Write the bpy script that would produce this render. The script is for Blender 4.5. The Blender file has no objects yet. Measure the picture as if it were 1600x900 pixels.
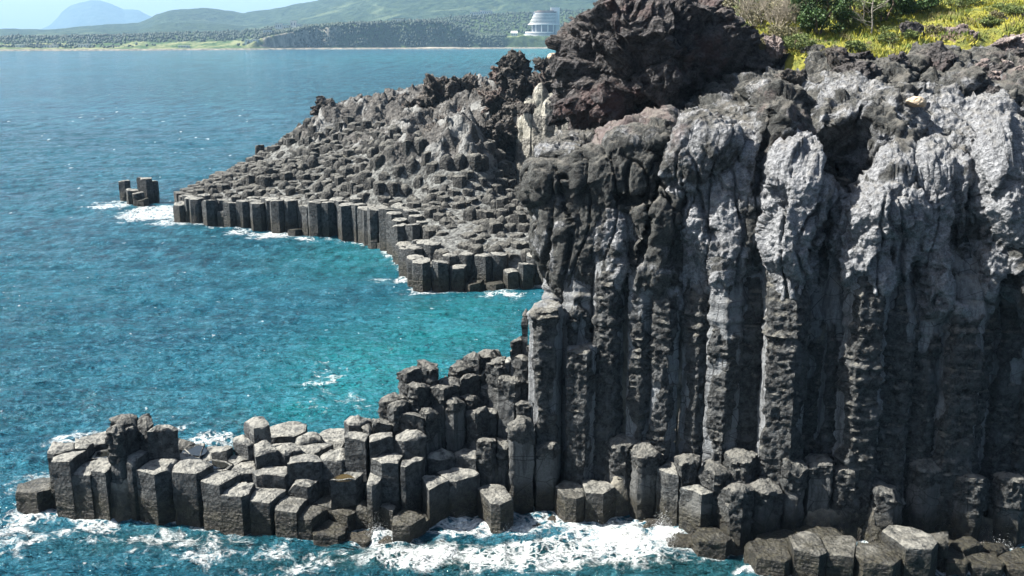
import bpy, math, random
import numpy as np
from mathutils import Vector
R = math.radians
rnd = random.Random(7)
SC = bpy.context.scene
COL = SC.collection

# ------------------------------------------------------------------ camera, world, sun
CAMZ, PITCH, F = 25.0, R(14.0), 1570.0
cam_d = bpy.data.cameras.new("camera")
cam = bpy.data.objects.new("camera", cam_d)
COL.objects.link(cam)
cam.location = (0, 0, CAMZ)
cam.rotation_euler = (R(90) - PITCH, 0, 0)
cam_d.sensor_width = 36
cam_d.lens = 36 * F / 1600
cam_d.clip_start = 0.5
cam_d.clip_end = 60000
SC.camera = cam
SUN_EL, SUN_AZ = R(47), R(-86)      # azimuth clockwise from +Y
w = bpy.data.worlds.new("World")
SC.world = w
w.use_nodes = True
nt = w.node_tree
sky = nt.nodes.new("ShaderNodeTexSky")
sky.sky_type = 'NISHITA'
sky.sun_disc = False
sky.sun_elevation = SUN_EL
sky.sun_rotation = SUN_AZ
sky.air_density = 1.0
sky.dust_density = 2.2
sky.ozone_density = 1.0
bg = nt.nodes["Background"]
nt.links.new(sky.outputs[0], bg.inputs[0])
bg.inputs[1].default_value = 0.05
sd = bpy.data.lights.new("sun", 'SUN')
sd.energy = 5.0
sd.angle = R(0.5)
sd.color = (1.0, 0.955, 0.88)
sun = bpy.data.objects.new("sun", sd)
COL.objects.link(sun)
sv = Vector((math.sin(SUN_AZ) * math.cos(SUN_EL), math.cos(SUN_AZ) * math.cos(SUN_EL), math.sin(SUN_EL)))
sun.rotation_euler = sv.to_track_quat('Z', 'Y').to_euler()
SC.view_settings.view_transform = 'Standard'
SC.view_settings.look = 'None'
SC.view_settings.exposure = 1.82
SC.view_settings.gamma = 1.0
SC.cycles.max_bounces = 5
SC.cycles.diffuse_bounces = 3
SC.cycles.glossy_bounces = 2
SC.cycles.transmission_bounces = 2
SC.cycles.volume_bounces = 0
SC.cycles.caustics_reflective = False
SC.cycles.caustics_refractive = False

SP, CP = math.sin(PITCH), math.cos(PITCH)

def ray(px, py):
    u = (px - 800) / F; v = (450 - py) / F
    return u, CP + v * SP, -SP + v * CP

def at_z(px, py, z):
    dx, dy, dz = ray(px, py)
    t = (z - CAMZ) / dz
    return np.array([dx * t, dy * t, z])

def at_y(px, py, Y):
    dx, dy, dz = ray(px, py)
    t = Y / dy
    return np.array([dx * t, Y, CAMZ + dz * t])

def proj(P):
    y = P[..., 1]; z = P[..., 2] - CAMZ
    d = y * CP - z * SP
    return 800 + F * P[..., 0] / d, 450 - F * (y * SP + z * CP) / d

# ------------------------------------------------------------------ numpy noise
def _h(i, j, k, s):
    with np.errstate(over='ignore'):
        n = (i * np.uint32(374761393) + j * np.uint32(668265263) + k * np.uint32(2147483647 ^ 0x5bd1e995) + np.uint32(s * 144665 & 0xffffffff))
        n = (n ^ (n >> np.uint32(13))) * np.uint32(1274126177)
        n = (n ^ (n >> np.uint32(16))) * np.uint32(2246822519)
        n = n ^ (n >> np.uint32(15))
    return n

def _f(n):
    return n.astype(np.float32) * np.float32(2.0 / 4294967295.0) - 1

def vnoise(P, seed=0):
    P = np.asarray(P, np.float32)
    fl = np.floor(P); f = P - fl; f = f * f * f * (f * (f * 6 - 15) + 10)
    I = fl.astype(np.int64).astype(np.uint32)
    i, j, k = I[..., 0], I[..., 1], I[..., 2]
    o = np.uint32(1); r = 0
    for a in (0, 1):
        wx = f[..., 0] if a else 1 - f[..., 0]
        for b in (0, 1):
            wy = f[..., 1] if b else 1 - f[..., 1]
            for c in (0, 1):
                wz = f[..., 2] if c else 1 - f[..., 2]
                r = r + wx * wy * wz * _f(_h(i + np.uint32(a), j + np.uint32(b), k + np.uint32(c), seed))
    return r

ROT = np.array([[0.36, 0.48, -0.8], [-0.8, 0.6, 0.0], [0.48, 0.64, 0.6]], np.float32)

def fbm(P, octv=4, seed=0, gain=0.5, ridged=False):
    P = np.asarray(P, np.float32); a = 1.0; s = 0; tot = 0
    for o in range(octv):
        n = vnoise(P, seed + o * 17)
        if ridged: n = 1 - 2 * np.abs(n)
        s = s + a * n; tot += a; a *= gain
        P = P @ ROT * 2.03
    return s / tot

def worley(P, seed=0):
    P = np.asarray(P, np.float32)
    fl = np.floor(P); f = P - fl
    I = fl.astype(np.int64).astype(np.uint32)
    F1 = np.full(P.shape[:-1], 9.0, np.float32); F2 = F1.copy(); ID = np.zeros(P.shape[:-1], np.float32)
    for a in (-1, 0, 1):
        for b in (-1, 0, 1):
            for c in (-1, 0, 1):
                i = I[..., 0] + np.uint32(a & 0xffffffff); j = I[..., 1] + np.uint32(b & 0xffffffff); k = I[..., 2] + np.uint32(c & 0xffffffff)
                h = _h(i, j, k, seed)
                ox = _f(h) * .5 + .5; oy = _f(_h(i, j, k, seed + 7)) * .5 + .5; oz = _f(_h(i, j, k, seed + 13)) * .5 + .5
                d = np.sqrt((a + ox - f[..., 0]) ** 2 + (b + oy - f[..., 1]) ** 2 + (c + oz - f[..., 2]) ** 2)
                m = d < F1
                F2 = np.where(m, F1, np.minimum(F2, d))
                ID = np.where(m, ox, ID); F1 = np.where(m, d, F1)
    return F1, F2, ID

def facets(P, seed=0):
    """broken planes: every cell of the rock gets its own tilted face"""
    P = np.asarray(P, np.float32)
    fl = np.floor(P); f = P - fl
    I = fl.astype(np.int64).astype(np.uint32)
    F1 = np.full(P.shape[:-1], 9.0, np.float32); H = np.zeros(P.shape[:-1], np.float32)
    for a in (-1, 0, 1):
        for b in (-1, 0, 1):
            for c in (-1, 0, 1):
                i = I[..., 0] + np.uint32(a & 0xffffffff); j = I[..., 1] + np.uint32(b & 0xffffffff); k = I[..., 2] + np.uint32(c & 0xffffffff)
                hs = [_f(_h(i, j, k, seed + q * 7)) for q in range(7)]
                dx = a + hs[0] * .5 + .5 - f[..., 0]; dy = b + hs[1] * .5 + .5 - f[..., 1]; dz = c + hs[2] * .5 + .5 - f[..., 2]
                d = dx * dx + dy * dy + dz * dz
                m = d < F1
                F1 = np.where(m, d, F1)
                H = np.where(m, hs[6] * .35 + dx * hs[3] + dy * hs[4] + dz * hs[5], H)
    return H

def sstep(x, a, b):
    t = np.clip((x - a) / (b - a), 0, 1)
    return t * t * (3 - 2 * t)

# ------------------------------------------------------------------ mesh helpers
def mesh(name, V, faces, mat, smooth=True, sharp=None, parent=None, attrs=None):
    """faces: list of int arrays (n,k)"""
    V = np.asarray(V, np.float32).reshape(-1, 3)
    me = bpy.data.meshes.new(name)
    faces = [np.asarray(f, np.int32) for f in faces if len(f)]
    nl = sum(f.size for f in faces); npol = sum(len(f) for f in faces)
    me.vertices.add(len(V)); me.vertices.foreach_set("co", V.ravel())
    me.loops.add(nl); me.loops.foreach_set("vertex_index", np.concatenate([f.ravel() for f in faces]))
    me.polygons.add(npol)
    tot = np.concatenate([np.full(len(f), f.shape[1], np.int32) for f in faces])
    st = np.concatenate([[0], np.cumsum(tot)[:-1]]).astype(np.int32)
    me.polygons.foreach_set("loop_start", st)
    me.polygons.foreach_set("use_smooth", np.full(npol, smooth))
    me.update(calc_edges=True)
    if attrs:
        for k, a in attrs.items():
            at = me.attributes.new(k, 'FLOAT', 'POINT')
            at.data.foreach_set("value", np.asarray(a, np.float32).ravel())
    if sharp and smooth: me.set_sharp_from_angle(angle=R(sharp))
    me.materials.append(mat)
    o = bpy.data.objects.new(name, me)
    COL.objects.link(o)
    if parent: o.parent = parent
    return o

def grid_faces(nr, nc, wrap=False, off=0):
    r = np.arange(nr - 1)[:, None]; c = np.arange(nc if wrap else nc - 1)[None, :]
    c2 = (c + 1) % nc
    return np.stack([r * nc + c, r * nc + c2, (r + 1) * nc + c2, (r + 1) * nc + c], -1).reshape(-1, 4) + off

def normals(P):
    """P (r,c,3) grid"""
    du = np.gradient(P, axis=1); dv = np.gradient(P, axis=0)
    n = np.cross(du, dv)
    return n / (np.linalg.norm(n, axis=-1, keepdims=True) + 1e-9)

def tag(o, label=None, cat=None, group=None, kind=None):
    if kind is None and cat: kind = 'thing'
    if label: o['label'] = label
    if cat: o['category'] = cat
    if group: o['group'] = group
    if kind: o['kind'] = kind
    return o

def empty(name, loc):
    o = bpy.data.objects.new(name, None); o.location = loc; COL.objects.link(o); return o

def box(V, Fq, x0, x1, y0, y1, z0, z1):
    b = len(V)
    for z in (z0, z1):
        V += [(x0, y0, z), (x1, y0, z), (x1, y1, z), (x0, y1, z)]
    Fq += [(b, b+3, b+2, b+1), (b+4, b+5, b+6, b+7), (b, b+1, b+5, b+4), (b+1, b+2, b+6, b+5), (b+2, b+3, b+7, b+6), (b+3, b, b+4, b+7)]

def tps(ctrl):
    ctrl = np.array(ctrl, float); X = ctrl[:, :2]; n = len(X)
    d = np.linalg.norm(X[:, None] - X[None], axis=-1)
    K = np.where(d > 0, d * d * np.log(d + 1e-12), 0) + np.eye(n) * 0.5
    Pm = np.c_[np.ones(n), X]
    A = np.block([[K, Pm], [Pm.T, np.zeros((3, 3))]])
    s = np.linalg.solve(A, np.r_[ctrl[:, 2], 0, 0, 0])
    def f(x, y):
        x = np.asarray(x, float); y = np.asarray(y, float)
        r = s[n] + s[n+1] * x + s[n+2] * y
        for i in range(n):
            d2 = (x - X[i, 0]) ** 2 + (y - X[i, 1]) ** 2
            r = r + s[i] * 0.5 * d2 * np.log(d2 + 1e-12)
        return r
    return f

def inpoly(x, y, poly):
    x = np.asarray(x); y = np.asarray(y); c = np.zeros(x.shape, bool)
    n = len(poly)
    for i in range(n):
        x1, y1 = poly[i]; x2, y2 = poly[(i+1) % n]
        cond = ((y1 > y) != (y2 > y)) & (x < (x2 - x1) * (y - y1) / (y2 - y1 + 1e-12) + x1)
        c ^= cond
    return c

def polydist(x, y, poly, closed=True):
    d = np.full(np.shape(x), 1e9)
    n = len(poly)
    for i in range(n if closed else n - 1):
        ax, ay = poly[i]; bx, by = poly[(i+1) % n]
        vx, vy = bx - ax, by - ay; L = vx * vx + vy * vy + 1e-9
        t = np.clip(((x - ax) * vx + (y - ay) * vy) / L, 0, 1)
        d = np.minimum(d, np.hypot(x - ax - t * vx, y - ay - t * vy))
    return d

# ------------------------------------------------------------------ materials
class NT:
    def __init__(s, name):
        s.m = bpy.data.materials.new(name); s.m.use_nodes = True
        s.t = s.m.node_tree; s.b = s.t.nodes["Principled BSDF"]
        s.geo = s.n("ShaderNodeNewGeometry")
        s.pos = s.geo.outputs["Position"]
    def n(s, t, **kw):
        x = s.t.nodes.new(t)
        for k, v in kw.items(): setattr(x, k, v)
        return x
    def l(s, a, b): s.t.links.new(a, b)
    def put(s, sock, v):
        if isinstance(v, bpy.types.NodeSocket): s.l(v, sock)
        elif isinstance(v, (tuple, list)) and len(v) == 3 and sock.type == 'RGBA': sock.default_value = (*v, 1)
        else: sock.default_value = v
    def math(s, op, a, b=0.0, c=None, clamp=False):
        x = s.n("ShaderNodeMath", operation=op); x.use_clamp = clamp
        s.put(x.inputs[0], a); s.put(x.inputs[1], b)
        if c is not None: s.put(x.inputs[2], c)
        return x.outputs[0]
    def mapped(s, scale):
        x = s.n("ShaderNodeMapping"); s.l(s.pos, x.inputs[0]); x.inputs["Scale"].default_value = scale
        return x.outputs[0]
    def noise(s, scale, det=4, rough=.6, vec=None, dist=0.0):
        x = s.n("ShaderNodeTexNoise"); s.l(vec or s.pos, x.inputs["Vector"])
        x.inputs["Scale"].default_value = scale; x.inputs["Detail"].default_value = det
        x.inputs["Roughness"].default_value = rough; x.inputs["Distortion"].default_value = dist
        return x.outputs[0]
    def vor(s, scale, feature='F1', vec=None, rand=1.0):
        x = s.n("ShaderNodeTexVoronoi", feature=feature); s.l(vec or s.pos, x.inputs["Vector"])
        x.inputs["Scale"].default_value = scale; x.inputs["Randomness"].default_value = rand
        return x.outputs["Distance"]
    def ramp(s, v, a, b):
        x = s.n("ShaderNodeMapRange", interpolation_type='SMOOTHSTEP'); s.put(x.inputs[0], v)
        x.inputs[1].default_value = a; x.inputs[2].default_value = b
        return x.outputs[0]
    def mix(s, f, a, b):
        x = s.n("ShaderNodeMix", data_type='RGBA'); s.put(x.inputs[0], f); s.put(x.inputs[6], a); s.put(x.inputs[7], b)
        return x.outputs[2]
    def sep(s, v):
        x = s.n("ShaderNodeSeparateXYZ"); s.l(v, x.inputs[0]); return x.outputs
    def attr(s, nm):
        x = s.n("ShaderNodeAttribute", attribute_name=nm); return x.outputs["Fac"]
    def bump(s, h, dist, strength=1.0, prev=None):
        x = s.n("ShaderNodeBump"); s.l(h, x.inputs["Height"]); x.inputs["Distance"].default_value = dist
        x.inputs["Strength"].default_value = strength
        if prev is not None: s.l(prev, x.inputs["Normal"])
        return x.outputs[0]
    def out(s, col, rough=.85, nrm=None, spec=.3):
        s.put(s.b.inputs["Base Color"], col); s.put(s.b.inputs["Roughness"], rough)
        s.put(s.b.inputs["Specular IOR Level"], spec)
        if nrm is not None: s.l(nrm, s.b.inputs["Normal"])
        return s.m

def rock_mat(name, dark, light, plaster, plaster_amt, dust, dust_amt, tide=False, redf=0.0, red=(.14, .07, .06),
             bscale=1.0, bdist=0.12, stria=0.0, patch=0.6, blue=0.0, crust=False):
    m = NT(name)
    n1 = m.noise(3.0 / bscale, 6, .65)
    n2 = m.noise(patch / bscale, 5, .6, dist=.6)
    n3 = m.noise(11.0 / bscale, 5, .75)
    col = m.mix(m.ramp(m.math('ADD', m.math('MULTIPLY', n1, .6), m.math('MULTIPLY', n3, .4)), .36, .64), dark, light)
    pm = m.ramp(n2, .5 + .22 * (1 - 2 * plaster_amt), .56 + .22 * (1 - 2 * plaster_amt))
    if crust: pm = m.math('SUBTRACT', 1.0, m.ramp(m.math('ADD', m.attr("crust"), m.math('MULTIPLY', m.math('SUBTRACT', n3, .5), .8)), .3, .6))
    pcol = m.mix(m.ramp(n3, .3, .7), tuple(c * .8 for c in plaster), tuple(c * 1.2 for c in plaster))
    col = m.mix(pm, col, pcol)
    if crust:
        vs = m.noise(3.0, 6, .75, vec=m.mapped((1, 1, .12)))
        col = m.mix(m.math('MULTIPLY', m.math('MULTIPLY', m.ramp(vs, .45, .62), pm), .8), col, tuple(c * .32 for c in plaster))
        ck = m.ramp(m.vor(1.0, 'DISTANCE_TO_EDGE', m.mapped((.5, .5, .85))), .018, .0)
        col = m.mix(m.math('MULTIPLY', ck, .85), col, (.012, .012, .012))
        col = m.mix(m.math('MULTIPLY', m.ramp(m.noise(.9, 5, .7), .5, .66), .6), col, tuple(c * .5 for c in plaster))
    if redf > 0:
        n4 = m.noise(.35 / bscale, 4, .6)
        col = m.mix(m.math('MULTIPLY', m.ramp(n4, .52, .64), redf), col, red)
    nz = m.sep(m.geo.outputs["Normal"])[2]
    dm = m.math('MULTIPLY', m.ramp(nz, .35, .8), m.math('MULTIPLY', m.ramp(m.noise(2.0 / bscale, 5, .7), .32, .6), dust_amt))
    col = m.mix(dm, col, m.mix(n3, tuple(c * .75 for c in dust), tuple(c * 1.25 for c in dust)))
    rough = .88
    v = m.vor(5.5 / bscale)
    h = m.math('ADD', m.math('MULTIPLY', n1, 1.0), m.math('MULTIPLY', n3, .45))
    h = m.math('ADD', h, m.math('MULTIPLY', m.math('SUBTRACT', 1.0, pm), m.math('MULTIPLY', v, .55)))
    if stria > 0:
        ns = m.noise(2.2, 4, .7, vec=m.mapped((.35, .35, 3.2)))
        h = m.math('ADD', h, m.math('MULTIPLY', ns, stria))
    if tide:
        z = m.sep(m.pos)[2]
        t = m.ramp(m.math('ADD', z, m.math('MULTIPLY', m.math('SUBTRACT', m.noise(.9, 4), .5), 1.6)), 2.3, 1.1)
        bn = m.ramp(m.vor(16), .26, .14)
        bm = m.math('MULTIPLY', bn, m.ramp(m.noise(1.6, 3), .40, .62))
        tc = m.mix(m.ramp(n1, .35, .65), (.006, .006, .005), (.034, .031, .019))
        tc = m.mix(m.math('MULTIPLY', bm, .6), tc, (.36, .31, .24))
        col = m.mix(m.math('MULTIPLY', t, .92), col, tc)
        wet = m.ramp(z, .75, .1)
        col = m.mix(m.math('MULTIPLY', wet, .6), col, (.03, .022, .015))
        rough = m.math('SUBTRACT', .88, m.math('MULTIPLY', t, .42))
        h = m.math('ADD', h, m.math('MULTIPLY', bm, .4))
    nrm = m.bump(h, bdist * 1.6, 1.0)
    return m.out(col, rough, nrm)

M = {}
M['basalt'] = rock_mat("basalt", (.011, .012, .013), (.082, .088, .09), (.12, .122, .117), .25, (.24, .236, .212), .95, tide=True, stria=.7, bdist=.10)
M['basalt_knob'] = rock_mat("basalt_crusted", (.006, .0065, .007), (.088, .093, .093), (.125, .13, .13), .3, (.215, .21, .188), .75, tide=True, bdist=.2, crust=True, stria=.4)
M['wall_column'] = rock_mat("basalt_wall", (.005, .0055, .006), (.088, .092, .092), (.195, .206, .216), .5, (.24, .23, .195), .6, tide=True, bdist=.16, stria=.2, crust=True)
M['fill'] = rock_mat("pale_filler", (.08, .077, .065), (.19, .18, .15), (.26, .25, .21), .4, (.25, .235, .195), .6, tide=True, bdist=.06)
M['headland'] = rock_mat("headland_rock", (.09, .088, .08), (.28, .27, .24), (.36, .35, .30), .45, (.36, .35, .30), .8, tide=True, bscale=2.0, bdist=.3)
def craggy_mix():
    m = NT("headland_ground"); up = m.attr("craggy")
    n1 = m.noise(1.6, 6, .68); n3 = m.noise(6, 5, .7); n2 = m.noise(.22, 5, .65, dist=.7)
    a = m.mix(m.ramp(n1, .36, .62), (.035, .035, .034), (.178, .184, .176))
    d = m.mix(m.ramp(m.math('ADD', m.math('MULTIPLY', n1, .6), m.math('MULTIPLY', n3, .4)), .38, .62), (.03, .029, .028), (.12, .115, .108))
    p = m.mix(n3, (.12, .12, .12), (.27, .275, .265))
    d = m.mix(m.ramp(n2, .52, .6), d, p)
    c = m.mix(m.ramp(m.math('ADD', up, m.math('MULTIPLY', m.math('SUBTRACT', n1, .5), .8)), .2, .6), a, d)
    t = m.ramp(m.sep(m.pos)[2], 1.8, .8)
    c = m.mix(m.math('MULTIPLY', t, .8), c, (.06, .045, .03))
    h = m.math('ADD', n1, m.math('ADD', m.math('MULTIPLY', n3, .4), m.math('MULTIPLY', m.vor(2.4), .5)))
    return m.out(c, .9, m.bump(h, .45, 1))
M['headland_ground'] = craggy_mix()
M['stub'] = rock_mat("stub_rock", (.008, .008, .009), (.075, .075, .07), (.2, .19, .155), .15, (.155, .152, .135), .7, tide=True, bscale=1.6, bdist=.2)
M['ridge'] = rock_mat("ridge_rock", (.015, .014, .013), (.13, .12, .11), (.3, .3, .29), .22, (.19, .17, .15), .6, redf=.5, red=(.13, .085, .075), bscale=1.6, bdist=.45)
M['crag'] = rock_mat("crag_rock", (.010, .010, .011), (.112, .106, .108), (.22, .2, .2), .12, (.17, .15, .14), .5, redf=.65, red=(.095, .056, .054), bscale=1.3, bdist=.38)
M['tan'] = rock_mat("tan_stone", (.3, .24, .17), (.42, .34, .25), (.45, .38, .28), .3, (.45, .38, .28), .4, bdist=.04)
M['pinkish'] = rock_mat("pinkish_rock", (.09, .07, .07), (.26, .22, .21), (.34, .31, .3), .3, (.36, .29, .26), .7, bdist=.2)

def cliff_mat():
    m = NT("cliff_rock")
    lt = m.attr("pale"); rd = m.attr("rust")
    n1 = m.noise(2.6, 7, .68); n3 = m.noise(12, 5, .7); n2 = m.noise(.55, 5, .6, dist=.8)
    dark = m.mix(m.ramp(m.math('ADD', m.math('MULTIPLY', n1, .6), m.math('MULTIPLY', n3, .4)), .36, .64), (.011, .0115, .012), (.092, .095, .090))
    pale = m.mix(m.ramp(m.math('ADD', m.math('MULTIPLY', n1, .5), m.math('MULTIPLY', n3, .5)), .36, .62), (.10, .106, .116), (.33, .342, .36))
    f = m.ramp(m.math('ADD', m.math('SUBTRACT', lt, -.04), m.math('MULTIPLY', m.math('SUBTRACT', n2, .5), 2.6)), .3, .7)
    col = m.mix(f, dark, pale)
    z = m.sep(m.pos)[2]
    low = m.ramp(z, 12.5, 9.5)
    pl = m.mix(m.ramp(m.noise(1.6, 5, .7, vec=m.mapped((1, 1, .15))), .35, .65), (.05, .05, .046), (.22, .215, .19))
    col = m.mix(m.math('MULTIPLY', low, m.ramp(n2, .38, .5)), col, pl)
    r4 = m.ramp(m.math('ADD', rd, m.math('MULTIPLY', m.math('SUBTRACT', m.noise(.8, 5, .6), .5), 1.4)), .4, .75)
    col = m.mix(m.math('MULTIPLY', r4, .7), col, m.mix(n3, (.09, .065, .065), (.27, .215, .205)))
    nz = m.sep(m.geo.outputs["Normal"])[2]
    col = m.mix(m.math('MULTIPLY', m.ramp(nz, .5, .9), m.math('MULTIPLY', m.ramp(m.noise(1.5, 5, .7), .35, .6), .45)), col, (.24, .225, .195))
    h = m.math('ADD', n1, m.math('MULTIPLY', n3, .5))
    h = m.math('ADD', h, m.math('MULTIPLY', m.vor(4.2), m.math('ADD', .2, m.math('MULTIPLY', f, .6))))
    t = m.ramp(z, 2.0, .9)
    col = m.mix(m.math('MULTIPLY', t, .8), col, (.04, .03, .018))
    return m.out(col, .88, m.bump(h, .34, 1.0))
M['cliff'] = cliff_mat()

def plain(name, col, rough=.7, var=.15, scale=1.0, spec=.3):
    m = NT(name)
    c = m.mix(m.noise(scale, 4), tuple(x * (1 - var) for x in col), tuple(x * (1 + var) for x in col))
    return m.out(c, rough, None, spec)
M['white'] = plain("white_render", (.56, .56, .55), .6, .05, .05)
M['glass'] = plain("dark_glazing", (.12, .14, .17), .25, .2, .1)
M['roofm'] = plain("dark_roof", (.16, .13, .12), .7, .1, .1)
M['redtrim'] = plain("salmon_paint", (.55, .3, .26), .7, .1, .1)
M['trunk'] = plain("bark", (.12, .095, .07), .9, .3, 3)
M['deadwood'] = plain("grey_dead_wood", (.26, .24, .21), .9, .2, 3)
M['foam'] = plain("sea_foam", (.85, .88, .88), .6, .05, 3)
M['whitesand'] = plain("pale_sand", (.6, .55, .45), .9, .1, .05)

def leaf_mat(name, a, b, sc=3.0):
    m = NT(name)
    c = m.mix(m.ramp(m.noise(sc, 4, .7), .35, .65), a, b)
    m.out(c, .6, None, .3)
    m.b.inputs["Subsurface Weight"].default_value = 0.0
    return m.m
M['pine'] = leaf_mat("pine_green", (.02, .045, .014), (.06, .115, .03))
M['bush'] = leaf_mat("bush_green", (.05, .075, .022), (.14, .18, .05))
M['olive'] = leaf_mat("olive_scrub", (.08, .08, .04), (.2, .18, .1))
def grass_mat():
    m = NT("grass_blades")
    c = m.mix(m.ramp(m.noise(.5, 5, .7), .38, .6), (.07, .12, .015), (.42, .37, .03))
    c = m.mix(m.ramp(m.noise(.33, 4, .7, dist=1.0), .54, .62), c, (.17, .14, .06))
    c = m.mix(m.math('MULTIPLY', m.noise(6, 3), .5), c, (.1, .12, .03))
    return m.out(c, .7)
M['grassb'] = grass_mat()
M['twig'] = plain("grey_twigs", (.3, .27, .22), .9, .25, 5)
def soil():
    m = NT("grassy_soil")
    n = m.noise(.7, 6, .7); n2 = m.noise(5, 5, .7)
    c = m.mix(m.ramp(n, .38, .6), (.10, .13, .03), (.36, .34, .05))
    c = m.mix(m.ramp(m.noise(.45, 5, .65), .57, .64), c, (.16, .11, .09))
    c = m.mix(m.math('MULTIPLY', n2, .5), c, (.07, .07, .03))
    return m.out(c, .9, m.bump(m.math('ADD', n2, n), .25, 1))
M['soil'] = soil()

def far_mat(name, a, b, sc, fa=None, fields=False, bd=4.0, cliffy=False):
    m = NT(name)
    n = m.noise(sc, 5, .65)
    c = m.mix(m.ramp(n, .35, .65), a, b)
    if fields:
        f = m.attr("field")
        fc = m.mix(m.ramp(m.noise(.02, 4, .7, vec=m.mapped((1, .4, 1))), .4, .6), (.04, .075, .025), (.17, .18, .085))
        c = m.mix(m.ramp(m.math('ADD', f, m.math('MULTIPLY', m.math('SUBTRACT', m.noise(.012, 4), .5), .7)), .45, .55), c, fc)
        r = m.attr("rocky")
        rc = m.mix(m.ramp(m.noise(.12, 5, .7, vec=m.mapped((1, 1, .25))), .35, .65), (.07, .07, .06), (.26, .23, .18))
        c = m.mix(m.ramp(m.math('ADD', r, m.math('MULTIPLY', m.math('SUBTRACT', m.noise(.03, 4), .5), 1.2)), .45, .6), c, rc)
        s = m.attr("sand")
        c = m.mix(s, c, (.62, .56, .44))
    if fa:
        c = m.mix(m.ramp(m.noise(sc * .12, 5, .65, dist=1.0), .58, .68), c, fa)
    return m.out(c, .95, m.bump(n, bd, 1), .1)
M['coast'] = far_mat("coast_land", (.018, .034, .014), (.05, .075, .028), .09, fields=True)
M['forest'] = leaf_mat("far_forest", (.008, .018, .009), (.026, .046, .02), .012)
M['hill'] = far_mat("wooded_hill", (.007, .020, .012), (.034, .056, .030), .03, fa=(.075, .10, .055), bd=22)
M['mount'] = far_mat("mountain_rock", (.012, .028, .03), (.04, .06, .06), .012, bd=30)

# ================================================================== FAR LAND
def interp(pts):
    a = np.array(pts, float)
    return lambda u: np.interp(u, a[:, 0], a[:, 1])
def zt(py, Y): return CAMZ + (58.6 - py) / F * Y * 1.0275

# coast behind the bay ---------------------------------------------------
shore = interp([(-600, 1750), (0, 1960), (250, 2040), (400, 2150), (500, 2250), (700, 2330), (900, 2400), (1100, 2450), (2400, 2500)])
ridge1 = interp([(-600, 60), (0, 58), (60, 57), (160, 56), (250, 53), (330, 51), (380, 50), (400, 50), (440, 44), (500, 42), (560, 39), (650, 37.5), (700, 31), (750, 27), (800, 24), (850, 22), (900, 20), (960, 17), (1100, 12), (2400, 0)])
cliff1 = interp([(-600, 3), (350, 4), (395, 8), (430, 28), (500, 45), (560, 52), (640, 56), (700, 55), (725, 40), (745, 24), (780, 25), (870, 27), (960, 22), (2400, 20)])
U = np.linspace(-500, 2300, 1000)
W = np.concatenate([np.linspace(-6, 70, 34), 70 + np.cumsum(np.linspace(2.5, 40, 50))])
UU, WW = np.meshgrid(U, W)
wig = fbm(np.stack([UU * .02, WW * 0, UU * 0], -1), 4, 3) * 18
YY = shore(UU) + WW + wig
XX = (UU - 800) / F * YY / CP * .97
h1 = cliff1(UU); zr = zt(ridge1(UU), shore(UU) + 650)
Pn = np.stack([XX, YY, XX * 0], -1)
nn = fbm(Pn * .03, 5, 5)
cw = 22 + 14 * nn
ZZ = -1.5 + 4.5 * sstep(WW, -6, 12) + np.maximum(h1 - 3, 0) * sstep(WW, 26, 26 + cw) + np.maximum(zr - np.maximum(h1, 3) - 4, 0) * sstep(WW, 45, 620)
ZZ += nn * 5 * sstep(WW, 20, 80) + np.abs(fbm(Pn * .18, 3, 9)) * 4 * sstep(WW, 30, 60)
ZZ *= 1 - sstep(WW, 700, 1300) * .3
field = ((sstep(UU, 480, 380) * sstep(WW, 330, 230) * sstep(WW, 10, 30)) + np.exp(-((UU - 790) / 40) ** 2) * sstep(WW, 45, 60) * sstep(WW, 100, 80) + np.exp(-((UU - 590) / 55) ** 2) * sstep(WW, 60, 66) * sstep(WW, 105, 95)).clip(0, 1)
rocky = (sstep(WW, 26, 30) * sstep(WW, 70, 40) * (h1 > 15) * (.55 * np.exp(-((UU - 480) / 60) ** 2) + .28) + sstep(WW, 24, 6) * 1.0).clip(0, 1)
sand = (np.exp(-((UU - 690) / 32) ** 4) * sstep(WW, 6, 14) * sstep(WW, 30, 24) + np.exp(-((UU - 880) / 25) ** 4) * sstep(WW, 6, 14) * sstep(WW, 30, 24)).clip(0, 1)
o = mesh("coast_land", np.stack([XX, YY, ZZ], -1), [grid_faces(len(W), len(U))], M['coast'], attrs=dict(field=field, rocky=rocky, sand=sand))
tag(o, kind='structure')
def coastz(u, wv):
    i = np.clip(np.searchsorted(U, u), 1, len(U) - 1); j = np.clip(np.searchsorted(W, wv), 1, len(W) - 1)
    return XX[j, i], YY[j, i], ZZ[j, i]

# forest of the far coast: many rounded crowns, one mass
def crown_template():
    V = []; Fc = []
    t = (1 + 5 ** .5) / 2
    V = np.array([(-1, t, 0), (1, t, 0), (-1, -t, 0), (1, -t, 0), (0, -1, t), (0, 1, t), (0, -1, -t), (0, 1, -t), (t, 0, -1), (t, 0, 1), (-t, 0, -1), (-t, 0, 1)], float) / 1.9
    Fc = np.array([(0, 11, 5), (0, 5, 1), (0, 1, 7), (0, 7, 10), (0, 10, 11), (1, 5, 9), (5, 11, 4), (11, 10, 2), (10, 7, 6), (7, 1, 8), (3, 9, 4), (3, 4, 2), (3, 2, 6), (3, 6, 8), (3, 8, 9), (4, 9, 5), (2, 4, 11), (6, 2, 10), (8, 6, 7), (9, 8, 1)])
    return V, Fc
TV, TF = crown_template()
rs = np.random.RandomState(4)
n = 24000
uu = rs.uniform(-100, 1150, n); ww = np.where(rs.rand(n) < .6, rs.uniform(28, 110, n), rs.uniform(60, 640, n))
x, y, z = coastz(uu, ww)
jx = rs.uniform(-4, 4, n)
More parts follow.
